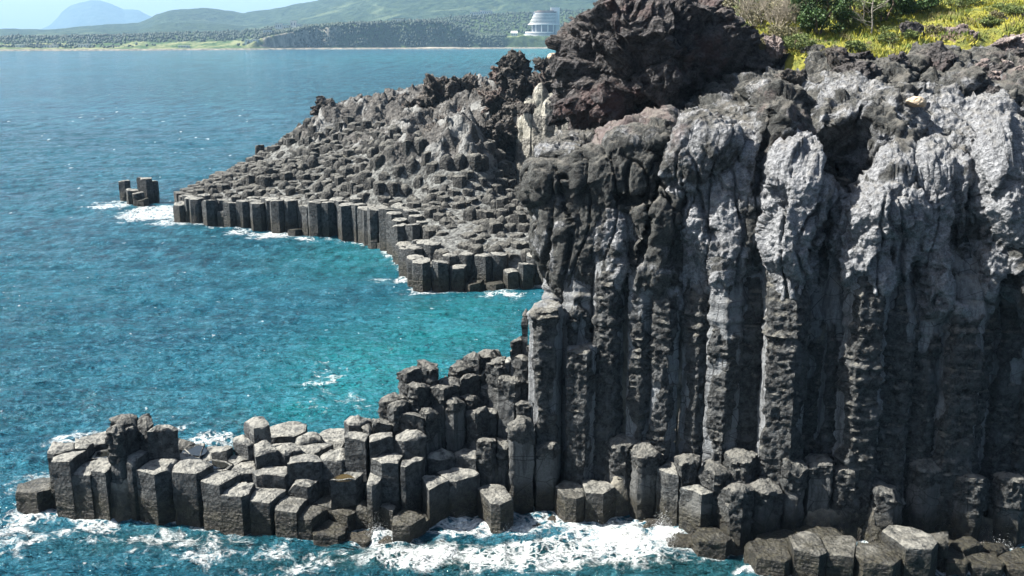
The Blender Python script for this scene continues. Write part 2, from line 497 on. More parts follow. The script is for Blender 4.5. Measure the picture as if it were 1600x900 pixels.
keep = (np.interp(uu, [380, 470], [1, 0]) * (ww < 270) * np.interp(uu, [0, 160, 300], [.75, .9, 1]) < rs.rand(n) * .95 + .03)
keep &= ~((np.abs(uu - 835) < 48) & (ww < 165))
keep &= ~((np.abs(uu - 590) < 50) & (ww > 60) & (ww < 105))
keep &= ~((ww < 60) & (uu < 470))
x, y, z = x[keep] + jx[keep], y[keep], z[keep]
n = len(x)
s = rs.uniform(1.4, 3.4, n); hh = rs.uniform(.9, 1.7, n)
V = TV[None] * np.stack([s, s, s * hh], -1)[:, None] * (1 + rs.uniform(-.3, .3, (n, 12, 1))) + np.stack([x, y, z + s * .8], -1)[:, None]
Fc = (TF[None] + (np.arange(n) * 12)[:, None, None]).reshape(-1, 3)
tag(mesh("far_forest", V, [Fc], M['forest'], smooth=True), kind='stuff')

# hills
def hill(name, prof, Yf, Yr, mat, amp, nsc, seed, ncol=900, nrow=90, u0=-600, u1=2400, back=.6, base=0):
    U = np.linspace(u0, u1, ncol); W = np.linspace(0, 1.35, nrow)
    UU, WW = np.meshgrid(U, W)
    YY = Yf + (Yr - Yf) * WW
    XX = (UU - 800) / F * YY / CP * .97
    pr = interp(prof)
    zr = zt(pr(UU), Yr)
    P = np.stack([XX, YY, XX * 0], -1)
    nz = fbm(P * nsc, 6, seed)
    ZZ = base + (zr - base) * sstep(WW, -.15, 1.0) * (1 - back * sstep(WW, 1.0, 1.5)) + nz * amp * sstep(WW, 0, .3) * np.clip(zr / 80, 0, 1) + fbm(P * nsc * 14, 3, seed + 3) * amp * .06
    o = mesh(name, np.stack([XX, YY, ZZ], -1), [grid_faces(nrow, ncol)], mat)
    return tag(o, kind='structure')
hill("wooded_hills", [(-600, 66), (0, 64), (20, 52), (30, 49.5), (80, 47), (100, 46), (180, 40), (235, 37), (252, 31), (262, 26), (280, 21), (300, 20.5), (340, 23), (370, 27), (395, 30), (440, 26), (470, 20), (500, 13), (545, 0), (600, -22), (700, -50), (850, -70), (1000, -60), (1400, -90), (2400, -90)], 2900, 5200, M['hill'], 45, .0016, 11)
hill("near_hill", [(-600, 70), (300, 66), (380, 55), (440, 50), (560, 40), (700, 30), (800, 18), (900, 10), (1000, -5), (1400, -30), (2400, -40)], 2750, 3600, M['hill'], 22, .004, 15)
hill("rocky_mountain", [(-600, 64), (60, 62), (100, 42), (104, 39), (112, 31), (122, 20), (135, 12), (150, 7), (166, 4), (180, 4), (192, 8), (205, 14), (215, 19.5), (226, 20), (236, 21), (246, 26), (262, 33), (300, 50), (400, 60), (2400, 64)], 10500, 12500, M['mount'], 60, .0012, 21, ncol=1400)

# hotel ------------------------------------------------------------------
hx, hy, hz0 = coastz(np.array([846]), np.array([95]))
hx, hy = float(hx[0]), float(hy[0])
pm = hy / CP / F     # metres per photo pixel there
hz = zt(56.5, hy)
hotel = empty("hotel", (hx, hy, hz))
hotel.scale = (.93, .93, .95)
tag(hotel, "white stepped hotel with curved balconies and a slab tower on the far wooded shore", "hotel")
def half_disc(V, Fq, Ft, cx, r, ry, z0, z1, n=22, xr=None):
    b = len(V)
    pts = [(cx + (r if math.cos(a) < 0 or xr is None else xr) * math.cos(a), -ry * math.sin(a)) for a in np.linspace(0, math.pi, n)] + [(cx - r, 14), (cx + (xr or r), 14)]
    k = len(pts)
    V += [(p[0], p[1], z0) for p in pts] + [(p[0], p[1], z1) for p in pts]
    Fq += [(b + i, b + k + i, b + k + (i+1) % k, b + (i+1) % k) for i in range(k)]
    Ft.append([b + k + i for i in range(k)][::-1])
def disc_part(name, mat, specs, parent):
    V, Fq, Ft = [], [], []
    for s_ in specs: half_disc(V, Fq, Ft, *s_)
    V = np.array(V, float)
    return mesh(name, V, [np.array(Fq), np.array(Ft)], mat, smooth=False, parent=parent)
nfl = 8
for k in range(nfl):
    f = k / (nfl - 1)
    r = (24 - 7.5 * f) * pm; xr = (21 - 1.5 * f) * pm; cx = 1 * pm
    z0 = (18 + k * 2.1) * pm
    disc_part("balcony", M['white'], [(cx, r, 20, z0, z0 + 1.0 * pm, 22, xr)], hotel)
disc_part("glazed_core", M['glass'], [(1 * pm, 17.5 * pm, 16, 17 * pm, 35 * pm, 22, 17.5 * pm)], hotel)
disc_part("terrace", M['white'], [(1 * pm, 26 * pm, 24, 16.6 * pm, 18 * pm, 22, 24 * pm)], hotel)
disc_part("lobby_glazing", M['glass'], [(1 * pm, 19 * pm, 14, 0, 16.6 * pm, 22, 17 * pm)], hotel)
disc_part("podium", M['white'], [(-2 * pm, 30 * pm, 34, -4, 2.2 * pm, 22, 18 * pm)], hotel)
disc_part("podium_terrace", M['white'], [(-2 * pm, 27 * pm, 30, 4.2 * pm, 6.4 * pm, 22, 18 * pm)], hotel)
disc_part("podium_glazing", M['glass'], [(-2 * pm, 28 * pm, 28, 0, 4.2 * pm, 22, 21 * pm)], hotel)
disc_part("roof", M['roofm'], [(1 * pm, 16 * pm, 17, 34.8 * pm, 36.6 * pm, 22, 19 * pm), (1 * pm, 12 * pm, 12, 36.6 * pm, 38 * pm, 22, 15 * pm)], hotel)
V, Fq = [], []
box(V, Fq, 11 * pm, 25 * pm, 6, 20, 0, 43 * pm); 
mesh("tower", V, [Fq], M['white'], smooth=False, parent=hotel)
for a in np.linspace(.12, .88, 6):
    V, Fq = [], []
    X0 = 1 * pm - math.cos(a * math.pi) * 21 * pm; Y0 = -math.sin(a * math.pi) * 21
    box(V, Fq, X0 - 1.1, X0 + 1.1, Y0 - 1, Y0 + 1, 6.4 * pm, 16.6 * pm)
    mesh("pillar", V, [Fq], M['white'], smooth=False, parent=hotel)

def house(px, wv, wd, ht, label, roof='white', pitched=False, name="house"):
    x, y, z = coastz(np.array([px]), np.array([wv])); x, y, z = float(x[0]), float(y[0]), float(z[0])
    e = empty(name, (x, y, z)); tag(e, label, "house")
    V, Fq = [], []; box(V, Fq, -wd/2, wd/2, -5, 5, -6, ht)
    wl = mesh("wall", V, [Fq], M['white'], smooth=False, parent=e)
    V, Fq = [], []
    if pitched:
        b = 0; V = [(-wd/2 - 1, -6, ht), (wd/2 + 1, -6, ht), (wd/2 + 1, 6, ht), (-wd/2 - 1, 6, ht), (-wd/2, 0, ht + 5), (wd/2, 0, ht + 5)]
        mesh("roof", V, [np.array([(0, 1, 5, 4), (2, 3, 4, 5), (0, 3, 2, 1)]), np.array([(0, 4, 3), (1, 2, 5)])], M[roof], smooth=False, parent=e)
    else:
        box(V, Fq, -wd/2 - .8, wd/2 + .8, -5.8, 5.8, ht + .003, ht + .9); mesh("roof", V, [Fq], M[roof], smooth=False, parent=e)
    nw = max(2, int(wd / 5))
    for i in range(nw):
        V, Fq = [], []
        cx = -wd/2 + (i + .5) * wd / nw
        box(V, Fq, cx - 1.2, cx + 1.2, -5.06, -4.9, ht * .35, ht * .75)
        mesh("window", V, [Fq], M['glass'], smooth=False, parent=e)
house(801, 75, 15, 8, "small white villa with a swept roof on the shore cliff left of the hotel", 'white', True)
house(628, 80, 28, 9, "long low white building on the clearing above the dark sea cliff", 'roofm')
for i, (px, wv, wd, ht, lb) in enumerate([
    (50, 60, 14, 5, "leftmost low white house on the distant green shore"),
    (88, 70, 26, 7, "wide white shed near the left end of the distant shore"),
    (104, 62, 10, 5, "tiny white house just right of the wide white shed"),
    (148, 80, 22, 6, "white farm building at the foot of the left shore woods"),
    (196, 90, 12, 5, "lone white house on the shore below the domed mountain"),
    (300, 70, 22, 4, "low flat white building on the yellow-green shore fields"),
    (404, 60, 28, 5, "long low building at the sea's edge left of the dark cliff"),
    (430, 80, 18, 8, "low building half hidden in trees left of the dark cliff"),
]):
    house(px, wv, wd, ht, lb, 'roofm' if i % 3 == 1 else 'white')
for px, wv, wd, ht, lb in [(445, 330, 16, 10, "leftmost white block of the village on the slope"), (456, 300, 12, 8, "small white house between the village blocks on the slope"), (467, 330, 14, 13, "tallest white block of the village on the slope"), (478, 310, 15, 8, "rightmost white house of the village on the slope"),
                           (742, 560, 30, 6, "left pale building among trees up the slope"), (760, 560, 34, 8, "right pale building among trees up the slope")]:
    house(px, wv, wd, ht + 3, lb)

# ================================================================== HEADLAND
def cz(px, py, z): p = at_z(px, py, z); return (p[0], p[1], p[2])
def cy(px, py, Y): p = at_y(px, py, Y); return (p[0], p[1], p[2])
HLc = [cz(285, 325, 3), cz(350, 325, 3.1), cz(420, 322, 4.2), cz(480, 322, 4.6), cz(540, 335, 4.4), cz(590, 348, 4.2), cz(630, 378, 3.6), cz(650, 405, 3.2), cz(700, 408, 3.1), cz(760, 408, 3.1), cz(840, 402, 3.2), cz(900, 400, 3.2),
       cz(620, 320, 5.6), cz(700, 340, 5.2), cz(780, 340, 5.2), cz(860, 335, 5.4), cz(700, 290, 7.0), cz(780, 280, 7.2), cz(860, 270, 7.5), cz(480, 290, 5.4), cz(560, 287, 6.2), cz(640, 286, 6.8),
       cz(700, 244, 9), cz(780, 240, 9.2), cz(850, 240, 9.0), cz(400, 268, 6), cz(460, 240, 7), cz(330, 287, 4.3), cz(380, 262, 5), cz(440, 228, 6.5), cz(470, 212, 8), cz(540, 232, 9), cz(600, 240, 10.2), cz(640, 235, 10.8),
       cz(500, 180, 12.8), cz(560, 188, 12.2), cz(620, 196, 12.5), cz(690, 176, 14.2), cz(740, 170, 15.5), cz(680, 200, 13.2), cz(740, 200, 13.6),
       cy(780, 130, 146), cy(830, 108, 142), cy(880, 115, 138), cy(800, 190, 142), cy(870, 170, 140), cy(900, 135, 136), cy(870, 236, 138), cy(820, 236, 139), cy(920, 225, 134), cy(950, 150, 130), cy(1000, 110, 128), cy(950, 250, 118), cy(920, 300, 110)]
HL = tps(HLc)
hl_poly = [tuple(at_z(px, py, 0)[:2]) for px, py in [(277, 349), (310, 352), (350, 356), (400, 361), (440, 365), (480, 371), (520, 374), (562, 377), (592, 390), (622, 407), (636, 435), (652, 455), (690, 457), (740, 458), (800, 456), (860, 452)]]
hl_poly = hl_poly + [(30, 97), (45, 130), (20, 170), (-8, 190), (-28, 198), (-42, 192), (-45, 172), (-48, 158), (-49, 148)]
xs = np.arange(-56, 34, .28); ys = np.arange(92, 204, .28)
X, Y = np.meshgrid(xs, ys)
Zt = HL(X, Y)
ins = inpoly(X, Y, hl_poly); dpoly = polydist(X, Y, hl_poly)
sdp = np.where(ins, dpoly, -dpoly)
P0 = np.stack([X, Y, Zt * .6], -1)
up = sstep(Zt, 8.6, 10.5) * sstep(sdp, 0, 6)
crg = fbm(P0 * .28, 6, 31, .55, True); crg2 = fbm(P0 * .9, 4, 35)
wf1, wf2, wid = worley(P0 * .42, 3)
Z = Zt - .45 + crg2 * .22 + up * (crg * 2.2 + (wid - .4) * 1.6 + crg2 * .7 - 1.4)
Z = np.where(sdp < 3.4, np.minimum(Z, -2.5 + (sdp - 1.0) * 3.2), Z)
Z = np.maximum(Z, -3)
Pg = np.stack([X + fbm(P0 * .5, 3, 41) * .8 * up, Y + fbm(P0 * .5, 3, 43) * .8 * up, Z], -1)
tag(mesh("headland_rock", Pg, [grid_faces(len(ys), len(xs))], M['headland_ground'], attrs=dict(craggy=up)), kind='structure')

# ------------------------------------------------------------------ columns
def clip_poly(poly, px, py, nx, ny):
    """keep side (p-(px,py)).n <= 0"""
    out = []
    for i in range(len(poly)):
        a = poly[i]; b = poly[(i+1) % len(poly)]
        da = (a[0]-px)*nx + (a[1]-py)*ny; db = (b[0]-px)*nx + (b[1]-py)*ny
        if da <= 0: out.append(a)
        if da * db < 0:
            t = da / (da - db); out.append((a[0] + (b[0]-a[0])*t, a[1] + (b[1]-a[1])*t))
    return out

def voronoi(pts, rmax, gap, rot=None):
    pts = np.asarray(pts); res = []
    for i, (x, y) in enumerate(pts):
        r = rmax if np.isscalar(rmax) else rmax[i]
        a0 = rnd.uniform(0, math.pi / 3) if rot is None else rot + rnd.uniform(-.15, .15)
        poly = [(x + r * math.cos(a0 + k * math.pi / 3), y + r * math.sin(a0 + k * math.pi / 3)) for k in range(6)]
        d = np.hypot(pts[:, 0] - x, pts[:, 1] - y)
        for j in np.argsort(d)[1:16]:
            if d[j] > 2.6 * r or d[j] < 1e-3: continue
            nx, ny = (pts[j, 0] - x) / d[j], (pts[j, 1] - y) / d[j]
            h = d[j] / 2 - gap
            poly = clip_poly(poly, x + nx * h, y + ny * h, nx, ny)
            if len(poly) < 3: break
        # merge tiny edges
        q = []
        for k in range(len(poly)):
            a = poly[k]; b = poly[(k+1) % len(poly)]
            if math.hypot(a[0]-b[0], a[1]-b[1]) > .16 * r: q.append(a)
        res.append(q if len(q) >= 3 else poly)
    return res

def col_mesh(poly, z0, z1, seed, per=.14, dz=.16, rough=.05, knob=0.0, tilt=.1, ring=.0, lean=(0, 0), edge=.08, ringz=None, pool=0.0, pit=0.0, seglen=None, crust=None, chips=0, tuck=None):
    """a prism with broken, weathered faces, ledges and an uneven top. returns V, faces"""
    rr = random.Random(seed)
    pts = []
    for i in range(len(poly)):
        a = np.array(poly[i]); b = np.array(poly[(i+1) % len(poly)])
        k = max(1, int(round(np.linalg.norm(b - a) / per)))
        for j in range(k): pts.append(a + (b - a) * (j + .04) / k)
    B = np.array(pts); c = B.mean(0); N = len(B)
    D = B - c; rad = np.linalg.norm(D, axis=1).mean()
    # soften corners a touch
    D = D * .94 + (np.roll(D, 1, 0) + np.roll(D, -1, 0)) * .03
    nz = max(2, int((z1 - z0) / dz)); zs = np.linspace(z0, z1, nz + 1)
    sc = np.ones(nz + 1)
    if knob > 0:
        hk = knob * rad * 1.3
        t = np.clip((zs - (z1 - hk)) / hk, 0, 1); sc = (1 - t ** 2.6 * .55)
    else:
        t = np.clip((zs - (z1 - edge)) / edge, 0, 1); sc = 1 - t * edge * .35
    if seglen:   # separate drums along the shaft
        ph = rr.random() * seglen
        q = ((zs + ph + .3 * np.sin(zs * 1.7 + seed)) / seglen) % 1
        sc = sc * (1 + .05 * np.sin(q * math.pi) - .06 * (q < .1))
    S = np.zeros((nz + 1, N, 3))
    S[..., :2] = c + D[None] * sc[:, None, None]
    S[..., 2] = zs[:, None]
    caps = [.9, .72, .5, .28, .1]
    if rad / per < 6: caps = [.8, .4]
    C = np.zeros((len(caps), N, 3))
    for i, k in enumerate(caps):
        C[i, :, :2] = c + D * k * sc[-1]
        C[i, :, 2] = z1 + (knob * .18 * rad * (1 - k * k) if knob else .03) - pool * (1 if k < .75 else 0)
    V = np.concatenate([S, C], 0)
    cen = np.array([[c[0], c[1], V[-1, :, 2].mean()]])
    V = np.concatenate([V.reshape(-1, 3), cen], 0)
    rel = V[:, :2] - c
    hz = np.clip((V[:, 2] - z0) / max(z1 - z0, .1), 0, 1)
    ta = rr.uniform(0, 6.28)
    nearTop = sstep(V[:, 2], z1 - 1.0, z1)
    V[:, 2] += nearTop * tilt * (rel[:, 0] * math.cos(ta) + rel[:, 1] * math.sin(ta))
    off = np.array([seed * 3.17 % 97, seed * 1.31 % 89, 0])
    n1 = fbm((V + off) * np.array([1.6, 1.6, 1.3]), 4, seed % 50)
    n2 = fbm((V + off) * np.array([.8, .8, 5.0]), 3, seed % 50 + 3)
    out = rel / (np.linalg.norm(rel, axis=1, keepdims=True) + .05)
    capm = np.clip(np.linalg.norm(rel, axis=1) / (rad + 1e-6), 0, 1)
    disp = rough * (n1 * 1.6 + n2 * .55)
    if ring > 0:
        rz = 1.0 if ringz is None else np.exp(-((V[:, 2] - ringz[0]) / ringz[1]) ** 2)
        n3 = fbm((V + off) * np.array([.35, .35, 3.4]), 3, seed % 50 + 9)
        disp = disp + ring * rz * n3
    cm = np.zeros(len(V))
    if crust is not None:
        if crust[0] == 'top':
            nn_ = fbm((V + off) * np.array([1.2, 1.2, .8]), 3, seed % 37)
            cm = sstep(V[:, 2] + nn_ * .9, z1 - crust[1] - .12, z1 - crust[1] + .12)
        else:
            ang = np.arctan2(rel[:, 1], rel[:, 0]) ; fr = np.cos(ang + math.pi / 2 + .15)
            nn_ = fbm((V + off) * np.array([1.0, 1.0, .45]), 4, seed % 37)
            cm = sstep(nn_ * 1.1 + (fr - .72) * 1.5 + crust[1], -.06, .08) * sstep(V[:, 2] + nn_ * 4.0, crust[2] + 1.6, crust[2])
        fr1, _, _ = worley((V + off) * 3.2, seed % 31)
        disp = disp + cm * ((.02 if crust[0] == 'top' else .08) + .16 * fbm((V + off) * 3.0, 3, seed % 29, .6, True) - .16 * (1 - sstep(fr1, .08, .5)))
        if pit > 0 and crust[0] != 'top': pit = pit * .5
    if pit > 0:
        f1, f2, _ = worley((V + off) * 2.6, seed % 40)
        disp = disp - pit * (1 - sstep(f1, .1, .55)) + pit * .4 * fbm((V + off) * 4.5, 2, seed % 30)
    V[:, :2] += out * (disp * capm)[:, None] + np.array(lean) * hz[:, None] * 1.0
    for _ in range(chips):
        ca = rr.uniform(0, 6.28); slope = rr.uniform(.5, 2.2)
        pr_ = rel[:, 0] * math.cos(ca) + rel[:, 1] * math.sin(ca)
        lim = z1 + .05 - slope * (pr_ - rad * rr.uniform(.3, .75)) + n1 * .15
        V[:, 2] = np.where(V[:, 2] > z1 - 1.6, np.minimum(V[:, 2], np.maximum(lim, z1 - 1.6)), V[:, 2])
    chip = sstep(V[:, 2], z1 - .25, z1)
    V[:, 2] += chip * (n1 * rough * 2.4 + fbm((V + off) * 3.5, 3, seed % 50 + 5) * rough * 1.3) - chip * capm ** 6 * rough * 1.2
    fs = [grid_faces(nz + 1 + len(caps), N, True)]
    last = (nz + len(caps)) * N
    i = np.arange(N)
    fs.append(np.stack([last + i, last + (i + 1) % N, np.full(N, len(V) - 1)], -1))
    if tuck is not None:
        q_ = np.clip((V[:, 2] - tuck) / 3.0, 0, 2); V[:, 1] += 1.5 * q_ ** 1.6
    CR['c'] = cm
    return V, fs

CR = {}
# headland lattice
lat = []
sp = 1.8
j = 0; y = 93.0
while y < 200:
    x = -56 + (j % 2) * sp / 2
    while x < 30:
        lat.append((x + rnd.uniform(-.3, .3), y + rnd.uniform(-.3, .3))); x += sp
    y += sp * .866; j += 1
lat = np.array(lat)
k = inpoly(lat[:, 0], lat[:, 1], hl_poly); lat = lat[k]
ld = polydist(lat[:, 0], lat[:, 1], hl_poly)
lz = HL(lat[:, 0], lat[:, 1])
stepn = fbm(np.c_[lat * .16, lat[:, 0] * 0], 3, 404)
lz = np.where(ld > 3, np.floor((lz + stepn * 2.2) / .85) * .85 - stepn * 1.4 + .35, lz)
ppx, ppy = proj(np.stack([lat[:, 0], lat[:, 1], lz], -1))
k = (lz < 12.2) & (ppx < 900) & (ld > .2)
lat, ld, lz, ppx, ppy = lat[k], ld[k], lz[k], ppx[k], ppy[k]
polys = voronoi(lat, 1.1, .03)
dist = np.hypot(lat[:, 0], lat[:, 1])
front = (ld < 2.3)
# first line along the near waterline and nearest knobs are individuals
fl = np.array(hl_poly[:16])
dfront = polydist(lat[:, 0], lat[:, 1], [tuple(p) for p in fl], closed=False)
score = dist + np.where(dfront < 3.2, -200, 0)
order = np.argsort(score)
NHEAD = 165
single = set(order[:NHEAD].tolist())
HG = "basalt columns of the headland"
stuffV, stuffF, nb = [], [], 0
front_ids = sorted([i for i in single if dfront[i] < 2.2], key=lambda i: ppx[i])
rank = {i: k for k, i in enumerate(front_ids)}
def ordn(k):
    return str(k) + ('th' if 10 <= k % 100 <= 20 else {1: 'st', 2: 'nd', 3: 'rd'}.get(k % 10, 'th'))
for i in range(len(lat)):
    edge_c = ld[i] < 3.0
    zt_ = lz[i] + rnd.uniform(-.16, .16) + (rnd.uniform(-1.5, .15) if edge_c and rnd.random() < .35 else 0)
    if ld[i] < 1.2 and rnd.random() < .14: zt_ = rnd.uniform(.5, 1.4)
    zt_ = max(.5, zt_)
    poly = polys[i]
    if len(poly) < 3: continue
    inner = not edge_c
    if inner:
        c = lat[i]; s_ = rnd.uniform(.78, 1.0)
        poly = [(c[0] + (p[0]-c[0]) * s_, c[1] + (p[1]-c[1]) * s_) for p in poly]
        zt_ += rnd.choice([0, 0, 0, .15, .5])
    z0 = -1.6 if edge_c else zt_ - 1.9
    near = i in single
    V, fs = col_mesh(poly, z0, zt_, 100 + i, per=.3 if near else .42, dz=.34 if near else .45, rough=.10 if inner else .05,
                     knob=(rnd.choice([0, 0, 0, .3, .8]) if inner else 0), tilt=rnd.uniform(0, .22), edge=.15)
    if near:
        o = mesh("basalt_column", V, fs, M['stub'] if inner else M['basalt'], sharp=42)
        if i in rank:
            lab = f"{ordn(rank[i] + 1)} column from the seaward tip along the headland's inner waterline"
        elif inner:
            lab = "rounded dark column stub on the headland terrace behind its waterline row"
        else:
            lab = "second row column just behind the headland's waterline row"
        tag(o, lab, "rock column", HG)
    else:
        stuffV.append(V); stuffF.append([f + nb for f in fs]); nb += len(V)
if stuffV:
    V = np.concatenate(stuffV); fq = np.concatenate([f[0] for f in stuffF]); ft = np.concatenate([f[1] for f in stuffF])
    tag(mesh("column_stubs", V, [fq, ft], M['stub'], sharp=42), "countless low rounded basalt column stubs paving the upper headland", None, None, 'stuff')

# sea stack ---------------------------------------------------------------
sb = at_z(218, 322, 0)
stack = empty("sea_stack", (sb[0], sb[1], 0))
tag(stack, "small isolated stack of dark hexagonal columns standing in surf off the headland tip", "sea stack")
SS = [(197, 316, 283), (209, 322, 297), (218, 324, 302), (232, 320, 279), (226, 314, 279), (240, 318, 283), (224, 325, 312), (205, 312, 296)]
sp_pts = []
for px, pyb, pyt in SS:
    p = at_z(px, pyb - 1, 0); k = (pyb - pyt) * p[1] / F / .99
    sp_pts.append((p[0] - sb[0], p[1] - sb[1], k))
vp = voronoi([(a, b) for a, b, c in sp_pts], 1.0, .02)
for i, ((a, b, c), poly) in enumerate(zip(sp_pts, vp)):
    if len(poly) < 3: continue
    V, fs = col_mesh(poly, -1.5, c, 900 + i, per=.25, dz=.3, rough=.06, tilt=rnd.uniform(.05, .3))
    mesh("column", V, fs, M['basalt'], sharp=42, parent=stack)

# ------------------------------------------------------------------ rock lumps
def icosphere(sub):
    V, Fc = crown_template(); V = V / np.linalg.norm(V, axis=1, keepdims=True); V = list(map(tuple, V)); Fc = [tuple(f) for f in Fc]
    for _ in range(sub):
        cache = {}; nf = []
        def mid(a, b):
            k_ = (a, b) if a < b else (b, a)
            if k_ not in cache:
                m_ = np.array(V[a]) + np.array(V[b]); m_ = m_ / np.linalg.norm(m_); V.append(tuple(m_)); cache[k_] = len(V) - 1
            return cache[k_]
        for a, b, c in Fc:
            x_, y_, z_ = mid(a, b), mid(b, c), mid(c, a)
            nf += [(a, x_, z_), (b, y_, x_), (c, z_, y_), (x_, y_, z_)]
        Fc = nf
    return np.array(V), np.array(Fc)
def sphere_grid(nu, nv):
    """cheap dense sphere: (nv rows) x (nu cols)"""
    th = np.linspace(0.02, math.pi - .02, nv)[:, None]; ph = np.linspace(0, 2 * math.pi, nu, endpoint=False)[None]
    return np.stack([np.sin(th) * np.cos(ph), np.sin(th) * np.sin(ph), np.cos(th) * np.ones_like(ph)], -1)

def lump(name, c, lobes, mat, seed, res=120, amp=.25, fscale=1.0, cuts=0, smooth=True, det=6, sharpness=.5, parent=None):
    """one rock: union of ellipsoid lobes seen from its centre, planed and roughened"""
    nu, nv = res * 2, res
    D = sphere_grid(nu, nv)
    r = np.zeros(D.shape[:2])
    for lx, ly, lz_, rx, ry, rz in lobes:
        q = np.array([rx, ry, rz]); o_ = np.array([lx, ly, lz_]) / q; d = D / q
        A = (d * d).sum(-1); Bq = (d * o_).sum(-1); Cq = (o_ * o_).sum() - 1
        disc = Bq * Bq - A * Cq
        t = np.where(disc > 0, (Bq + np.sqrt(np.maximum(disc, 0))) / A, 0)
        r = np.maximum(r, t)
    r = np.maximum(r, .05)
    sc0 = np.mean([max(l[3:]) for l in lobes])
    rr = np.random.RandomState(seed)
    for _ in range(cuts):
        nrm = rr.normal(size=3); nrm /= np.linalg.norm(nrm)
        h = rr.uniform(.62, .95) * sc0
        dn = D @ nrm
        r = np.where(dn > .05, np.minimum(r, h / np.maximum(dn, .05)), r)
    P = D * r[..., None]
    off = rr.uniform(0, 100, 3)
    Q = (P + off) * fscale
    Q = Q + np.stack([fbm(Q * .8, 3, seed + 21), fbm(Q * .8, 3, seed + 22), fbm(Q * .8, 3, seed + 23)], -1) * .7
    f1, f2, idv = worley(Q * .6, seed)
    n = facets(Q * .8, seed + 61) * 1.0 + facets(Q * 2.1, seed + 62) * .5 + fbm(Q * .7, det, seed, .62, True) * .6 + fbm(Q * .4, 3, seed + 5) * .7 + (idv - .5) * sharpness - .12 * (1 - sstep(f2 - f1, 0, .12)) * sharpness
    hole = worley(Q * 1.6, seed + 3)[0]
    n = n - .35 * (1 - sstep(hole, .1, .45)) 
    P = P + D * (n * amp)[..., None] + (fbm(Q * 1.1, 3, seed + 9) * amp * .4)[..., None] * np.roll(D, 1, -1)
    V = np.concatenate([P.reshape(-1, 3), [P[0].mean(0), P[-1].mean(0)]], 0)
    b = nu * nv; i = np.arange(nu)
    fs = [grid_faces(nv, nu, True)[:, ::-1], np.concatenate([np.stack([i, (i + 1) % nu, np.full(nu, b)], -1), np.stack([(nv - 1) * nu + (i + 1) % nu, (nv - 1) * nu + i, np.full(nu, b + 1)], -1)])]
    o = mesh(name, V, fs, mat, smooth=smooth, parent=parent)
    o.location = c
    return o

# ridge outcrops
RG = "rough lava outcrops along the headland ridge"
def outcrop(px, py, Y, wpx, hpx, mat, seed, label, res=70, group=RG, cuts=2, name="rock_outcrop", amp=.3, cat="rock", lobes=None, dep=1.0, fs=1.0):
    c = at_y(px, py, Y); s_ = Y / F / 1.0
    rx, rz = wpx * s_, hpx * s_
    rr = random.Random(seed)
    if lobes is None:
        lobes = [(0, 0, 0, rx * .8, rx * .8 * dep, rz * .85)]
        for _ in range(6):
            a = rr.uniform(0, 6.28)
            lobes.append((rx * .5 * math.cos(a), rx * .4 * math.sin(a), rr.uniform(-.4, .5) * rz, rx * rr.uniform(.3, .55), rx * rr.uniform(.3, .5), rz * rr.uniform(.3, .6)))
    o = lump(name, tuple(c), lobes, mat, seed, res, amp * min(rx, rz), fs / max(min(rx, rz), .2) * 1.3, cuts)
    return tag(o, label, cat, group)
outs = [
 (508, 174, 182, 20, 27, "jagged seaward end knob of the headland ridge"),
 (540, 177, 180, 26, 22, "low dark outcrop beside the seaward end knob"),
 (575, 186, 176, 24, 18, "low rounded outcrop on the seaward half of the ridge"),
 (612, 176, 170, 26, 20, "broad dark hump midway along the headland ridge"),
 (644, 172, 165, 20, 18, "small peaked outcrop left of the notched crag"),
 (690, 150, 158, 30, 34, "left block of the notched crag standing over the sea"),
 (726, 145, 156, 24, 32, "right horned block of the notched crag"),
 (760, 152, 150, 22, 20, "small dark outcrop in the saddle right of the notched crag"),
 (590, 235, 152, 30, 22, "grey bulge in the cliff band over the terrace, at its left"),
 (640, 222, 150, 34, 24, "broad grey bulge in the middle of the cliff band"),
 (700, 210, 146, 34, 26, "pale grey buttress under the notched crag"),
 (748, 215, 140, 26, 26, "dark rounded buttress under the ridge saddle"),
 (790, 205, 139, 24, 30, "dark buttress with streaked face right of the saddle"),
 (560, 250, 156, 24, 16, "lowest grey bulge at the left end of the cliff band"),
 (800, 112, 142, 32, 28, "rounded brown boulder high on the ridge skyline"),
 (815, 150, 140, 34, 24, "dark lump below the skyline boulder"),
 (780, 160, 144, 24, 22, "dark lump left of the skyline boulder"),
 (849, 98, 140, 13, 12, "small round boulder between ridge and great crag"),
 (878, 108, 136, 22, 22, "dark rock leaning against the foot of the great crag"),
 (850, 130, 139, 26, 20, "grey slab under the small round boulder"),
 (905, 150, 134, 30, 34, "dark flank rock left of the great crag"),
]
for i, (px, py, Y, a, b, lb) in enumerate(outs):
    outcrop(px, py, Y, a, b, M['ridge'], 300 + i, lb, res=100, amp=.5, cuts=3, fs=1.3)
outcrop(862, 92, 139, 9, 9, M['tan'], 340, "pale tan rounded boulder on the skyline beside the great crag", group=None, name="boulder", amp=.12, res=40)
# small rocks on the ridge skyline and band
for i in range(60):
    t = rnd.random()
    px = 490 + 350 * t; py = np.interp(px, [490, 640, 740, 800, 860], [188, 190, 165, 140, 120]) + (rnd.uniform(-3, 50) if i < 40 else rnd.uniform(-10, 0))
    Y = np.interp(px, [490, 640, 740, 860], [182, 165, 150, 112]) - (py - 170) * .25
    pt = at_y(px, py, Y)
    outcrop(px, py, Y, rnd.uniform(6, 14), rnd.uniform(6, 12), M['ridge'], 400 + i, "small craggy lava block scattered on the headland's upper slopes", group="small lava blocks on the upper headland", res=40, amp=.55)
